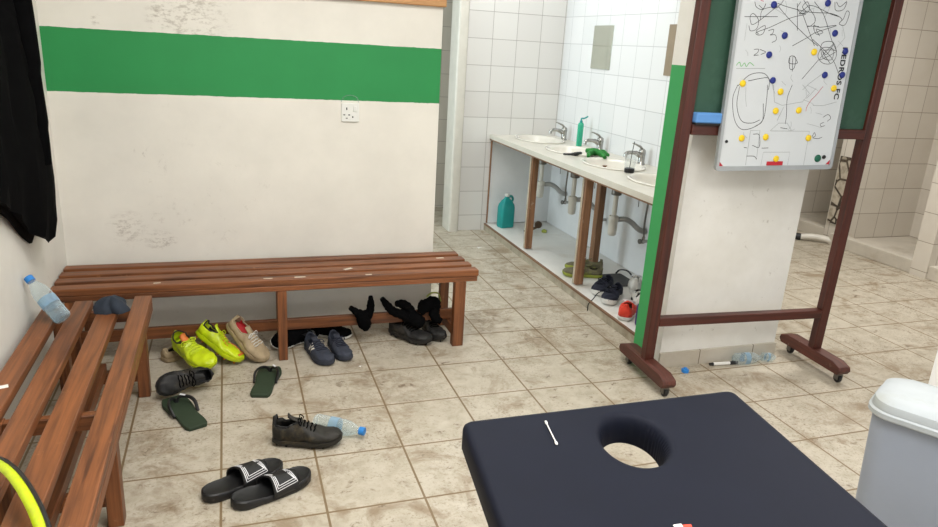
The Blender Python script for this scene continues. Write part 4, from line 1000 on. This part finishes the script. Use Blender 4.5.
MB().lathe([(.0315, .0265), (.036, .115)], None, 24, cap=False).build('cup_wall', 'cup_film', t, smooth=50)
MB().tube([(.0, .0, .029), (.012, .012, .12), (.025, .02, .185)], [.0025, .0025, .003], 6).build('stick', 'black_gloss', t)
t = thing('detergent_jug', 'teal detergent jug standing under the far basin', 'jug', (2.235, 2.33, PZ), 0.2); t.scale = (1.08, 1.08, 1.1)
mb = MB(); rings = []
for f, z in ((.92, 0), (1, .01), (1, .15), (.92, .175), (.6, .205), (.3, .222), (.26, .235)): rings.append([Vec((x * f, y * f, z)) for x, y in rrect(-.06, .06, -.042, .042, .02)])
mb.loft(rings); mb.build('jug_body', 'teal', t, smooth=50)
MB().tube(spline([(.035, 0, .18), (.055, 0, .21), (.04, 0, .235), (.015, 0, .23)], 5), .009, 8).build('handle', 'teal', t)
MB().lathe([(.017, .2352), (.017, .255), (.012, .257)], None, 16).build('cap', 'white_rubber', t)
mb = MB(); mb.tube(spline([(2.33, 2.13, PZ + .012), (2.40, 2.16, PZ + .016), (2.47, 2.19, PZ + .03)], 6), .011, 8); mb.lathe([(.03, 0), (.03, .02)], Trans(2.47, 2.19, PZ + .05) @ RX(PI / 2), 14)
tag(mb.build('rusty_fitting', 'rust'), 'rusty brown pipe fitting lying beside the teal jug', 'fitting')
mb = MB(); mb.lathe([(.02, 0), (.024, .01), (.016, .022), (.005, .026)], None, 14); o = mb.build('sponge_ball', 'lime_sole'); o.location = (2.50, 2.12, PZ); tag(o, 'small yellow sponge on the plinth behind the first post', 'sponge')

# mirrors on the tiled wall
for y0, y1, mt, lb, nm, ct_ in ((1.68, 1.965, 'mirror', 'pale square mirror on the tiled wall over the basins', 'wall_mirror', 'mirror'), (0.69, 0.99, 'mirror_dark', 'brown backed mirror panel next to the green wall end', 'mirror_backing', 'mirror')):
    t = thing(nm, lb, ct_, (2.69, (y0 + y1) / 2, 1.53))
    MB().box(-.006, -.0002, -(y1 - y0) / 2, (y1 - y0) / 2, -.153, .153).build('mirror_glass', mt, t, bevel=.001)

# drain pipe on the shower floor
t = thing('drain_pipe', 'white plastic pipe lying on the shower room floor', 'pipe', (4.86, 1.66, 0))
mb = MB(); mb.tube(spline([(.02, .16, .03), (.08, .10, .045), (.16, .04, .04), (.2, -.03, .03), (.25, -.10, .03)], 7), .027, 12); mb.build('pipe_run', 'pvc', t)
MB().tube([(-.03, .20, .03), (.018, .163, .03)], .03, 12).build('pipe_end', 'black_gloss', t)

# ------------------------------------------------------------------ massage table
TZ = 0.72
mt = thing('massage_table', 'navy vinyl massage table with a face hole', 'massage table', (0.8, -2.55, 0))
P = [(0.520, -1.706), (1.218, -1.708), (0.985, -3.50), (0.30, -3.52)]
hc = Vec((0.851, -1.856, 0)); hd = Vec((-.33, -.94, 0)).normalized(); hp = Vec((-hd.y, hd.x, 0))
def quad_inset(d):
    out = []; k = len(P)
    for i in range(k):
        p = Vec((*P[i], 0)); a = (p - Vec((*P[i - 1], 0))).normalized(); b = (Vec((*P[(i + 1) % k], 0)) - p).normalized()
        na, nb = Vec((a.y, -a.x, 0)), Vec((b.y, -b.x, 0))
        out.append(p + (na + nb) * (d / (1 + na.dot(nb))))
    return out
COUNT = [60, 150, 60, 150]
def outer(d):
    Q = quad_inset(d); r = max(.024 - d * .4, .008); out = []; k = len(Q); n = 6
    for i in range(k):
        p, a, b = Q[i], Q[i - 1], Q[(i + 1) % k]
        s_ = p + (a - p).normalized() * r; e = p + (b - p).normalized() * r
        for j in range(n + 1):
            q = j / n; out.append((1 - q) ** 2 * s_ + 2 * q * (1 - q) * p + q * q * e)
        e2 = b + (p - b).normalized() * r
        for j in range(1, COUNT[i]): out.append(e.lerp(e2, j / COUNT[i]))
    return out
aa = [math.atan2((q - hc).dot(hp), (q - hc).dot(hd)) for q in outer(0)]
def oring(d, z): return [Vec((v.x - .8, v.y + 2.55, z)) for v in outer(d)]
def hring(g, z, ru=0.0):
    out = []
    for a in aa:
        ra, rb = .097 + g, .068 + g
        rr = ra * rb / math.hypot(rb * math.cos(a), ra * math.sin(a)) + ru * math.sin(a * 44)
        v = hc + hd * rr * math.cos(a) + hp * rr * math.sin(a); out.append(Vec((v.x - .8, v.y + 2.55, z)))
    return out
TH = .068
mb = MB()
mb.loft([hring(-.004, TZ - TH), hring(-.004, TZ - .045, .0012), hring(-.003, TZ - .020, .0010), hring(.002, TZ - .009), hring(.007, TZ - .003), hring(.013, TZ - .0006), hring(.017, TZ), hring(.020, TZ), hring(.023, TZ),
         oring(.018, TZ), oring(.014, TZ), oring(.011, TZ - .0004), oring(.006, TZ - .002), oring(.002, TZ - .006), oring(0, TZ - .013), oring(0, TZ - TH + .012), oring(.006, TZ - TH + .002), oring(.014, TZ - TH), hring(-.004, TZ - TH)], cap=False)
mb.build('padded_top', 'pad', mt, smooth=50, weld=True)
c4 = [(0.60, -1.80), (1.13, -1.795), (0.92, -3.40), (0.37, -3.42)]
for x, y in c4: MB().box(x - .8 - .022, x - .8 + .022, y + 2.55 - .022, y + 2.55 + .022, 0, TZ - TH - .07).build('leg', 'table_leg', mt, bevel=.003)
def beam(a, b, w, z0, z1):
    a, b = Vec((*a, 0)), Vec((*b, 0)); d = (b - a).normalized(); n = Vec((-d.y, d.x, 0)) * w / 2
    vs = [Vec((p.x - .8, p.y + 2.55, z)) for z in (z0, z1) for p in (a + n, a - n, b - n, b + n)]
    return MB().add(vs, [(0, 1, 2, 3), (7, 6, 5, 4), (0, 4, 5, 1), (1, 5, 6, 2), (2, 6, 7, 3), (3, 7, 4, 0)])
for i in (1, 3): beam(c4[i], c4[(i + 1) % 4], .03, TZ - TH - .0695, TZ - TH - .0005).build('apron', 'table_leg', mt)
beam((0.60, -2.05), (1.09, -2.045), .03, TZ - TH - .0695, TZ - TH - .0005).build('apron', 'table_leg', mt)
t = thing('cotton_swab', 'white cotton swab lying on the navy table', 'swab', (0.687, -1.80, TZ + .0032), math.atan2(.093, .016))
MB().tube([(-.035, 0, 0), (.035, 0, 0)], .0014, 8).build('stick', 'paper', t)
for s in (-1, 1): MB().tube([(s * .034, 0, 0), (s * .038, 0, 0), (s * .044, 0, 0), (s * .047, 0, 0)], [.0016, .003, .0028, .001], 8).build('cotton_tip', 'cotton', t)
t = thing('wrapper', 'orange and white wrapper on the navy table edge of the photo', 'wrapper', (0.777, -2.140, TZ + .0005), -.25)
t.scale = (.55, .7, 1)
mb = MB(); mb.add([Vec((-.025, -.03, .001)), Vec((.025, -.03, .004)), Vec((.027, .012, .007)), Vec((-.022, .014, .003))], [(0, 1, 2, 3)]); mb.build('orange_half', 'red_shoe', t, smooth=0, solid=.0008)
mb = MB(); mb.add([Vec((-.026, -.03, .0035)), Vec((-.001, -.028, .0068)), Vec((-.004, .013, .0083)), Vec((-.028, .015, .0045))], [(0, 1, 2, 3)]); mb.build('white_half', 'paper', t, smooth=0, solid=.0008)

# ------------------------------------------------------------------ bin
bn = thing('waste_bin', 'pale grey plastic waste bin with a lid, right of the table', 'bin', (1.985, -1.755, 0), math.atan2(-.866, .5))
def rr_ring(hx, hy, r, z): return [Vec((x, y, z)) for x, y in rrect(-hx, hx, -hy, hy, r, 8)]
mb = MB(); mb.loft([rr_ring(.18, .098, .05, 0), rr_ring(.182, .100, .05, .008), rr_ring(.203, .121, .06, .53), rr_ring(.203, .121, .06, .545)]); mb.build('bin_body', 'bin', bn, smooth=40)
mb = MB(); mb.loft([rr_ring(.214, .132, .068, .5455), rr_ring(.217, .135, .07, .549), rr_ring(.217, .135, .07, .562), rr_ring(.211, .129, .068, .566), rr_ring(.211, .129, .068, .572), rr_ring(.206, .124, .066, .588), rr_ring(.188, .108, .06, .597), rr_ring(.15, .08, .05, .600)])
mb.build('lid', 'bin_lid', bn, smooth=35)

# ------------------------------------------------------------------ ceiling lamps added out of view to light the rooms, and daylight
def lamp(label, x, y, sx, sy, power, col=(1, .97, .92)):
    t = thing('added_ceiling_lamp', label, 'lamp', (x, y, H), 0, 'added ceiling panel lamps')
    MB().box(-sx / 2 - .03, sx / 2 + .03, -sy / 2 - .03, sy / 2 + .03, -.05, -.0005).build('housing', 'lamp', t, bevel=.004)
    MB().box(-sx / 2, sx / 2, -sy / 2, sy / 2, -.056, -.0505).build('diffuser', 'glow', t)
    li = bpy.data.lights.new('added_lamp_light', 'AREA'); li.shape = 'RECTANGLE'; li.size = sx; li.size_y = sy; li.energy = power; li.color = col
    o = bpy.data.objects.new('added_lamp_light', li); COL.objects.link(o); o.parent = t; o.location = (0, 0, -.06)
lamp('added ceiling panel lamp over the benches', 0.5, -1.4, 1.2, 1.2, 36, (1, .985, .955))
lamp('added ceiling panel lamp over the basins', 1.75, 1.4, .7, 1.4, 12, (.96, .98, 1))
lamp('added ceiling panel lamp over the massage table and wheeled board', 1.5, -2.9, 1.2, 1.0, 36, (1, .99, .97))
lamp('added ceiling panel lamp over the shower room', 4.0, .4, .9, .9, 56, (1, .98, .94))

w = bpy.data.worlds.new('daylight'); scene.world = w; w.use_nodes = True
bg = w.node_tree.nodes['Background']; bg.inputs[0].default_value = (.93, .97, 1, 1); bg.inputs[1].default_value = 1.0

# ------------------------------------------------------------------ camera
f, yaw, pit, rol = 700.56, -0.338240, -0.300086, 0.0597402
cz, sz = math.cos(yaw), math.sin(yaw)
fw = Vec((-sz * math.cos(pit), cz * math.cos(pit), math.sin(pit))); ri = Vec((cz, sz, 0)); up = ri.cross(fw)
r2 = math.cos(rol) * ri + math.sin(rol) * up; u2 = -math.sin(rol) * ri + math.cos(rol) * up
cam = bpy.data.cameras.new('camera'); cam.sensor_width = 36; cam.lens = f / 938 * 36; cam.clip_start = .02
co = bpy.data.objects.new('camera', cam); COL.objects.link(co)
m = Matrix((r2, u2, -fw)).transposed().to_4x4(); m.translation = Vec((0.075364, -2.959663, 1.482570)); co.matrix_world = m
scene.camera = co
vs = scene.view_settings; vs.view_transform = 'Standard'; vs.look = 'None'; vs.gamma = 1; vs.use_curve_mapping = False; vs.exposure = 0.0
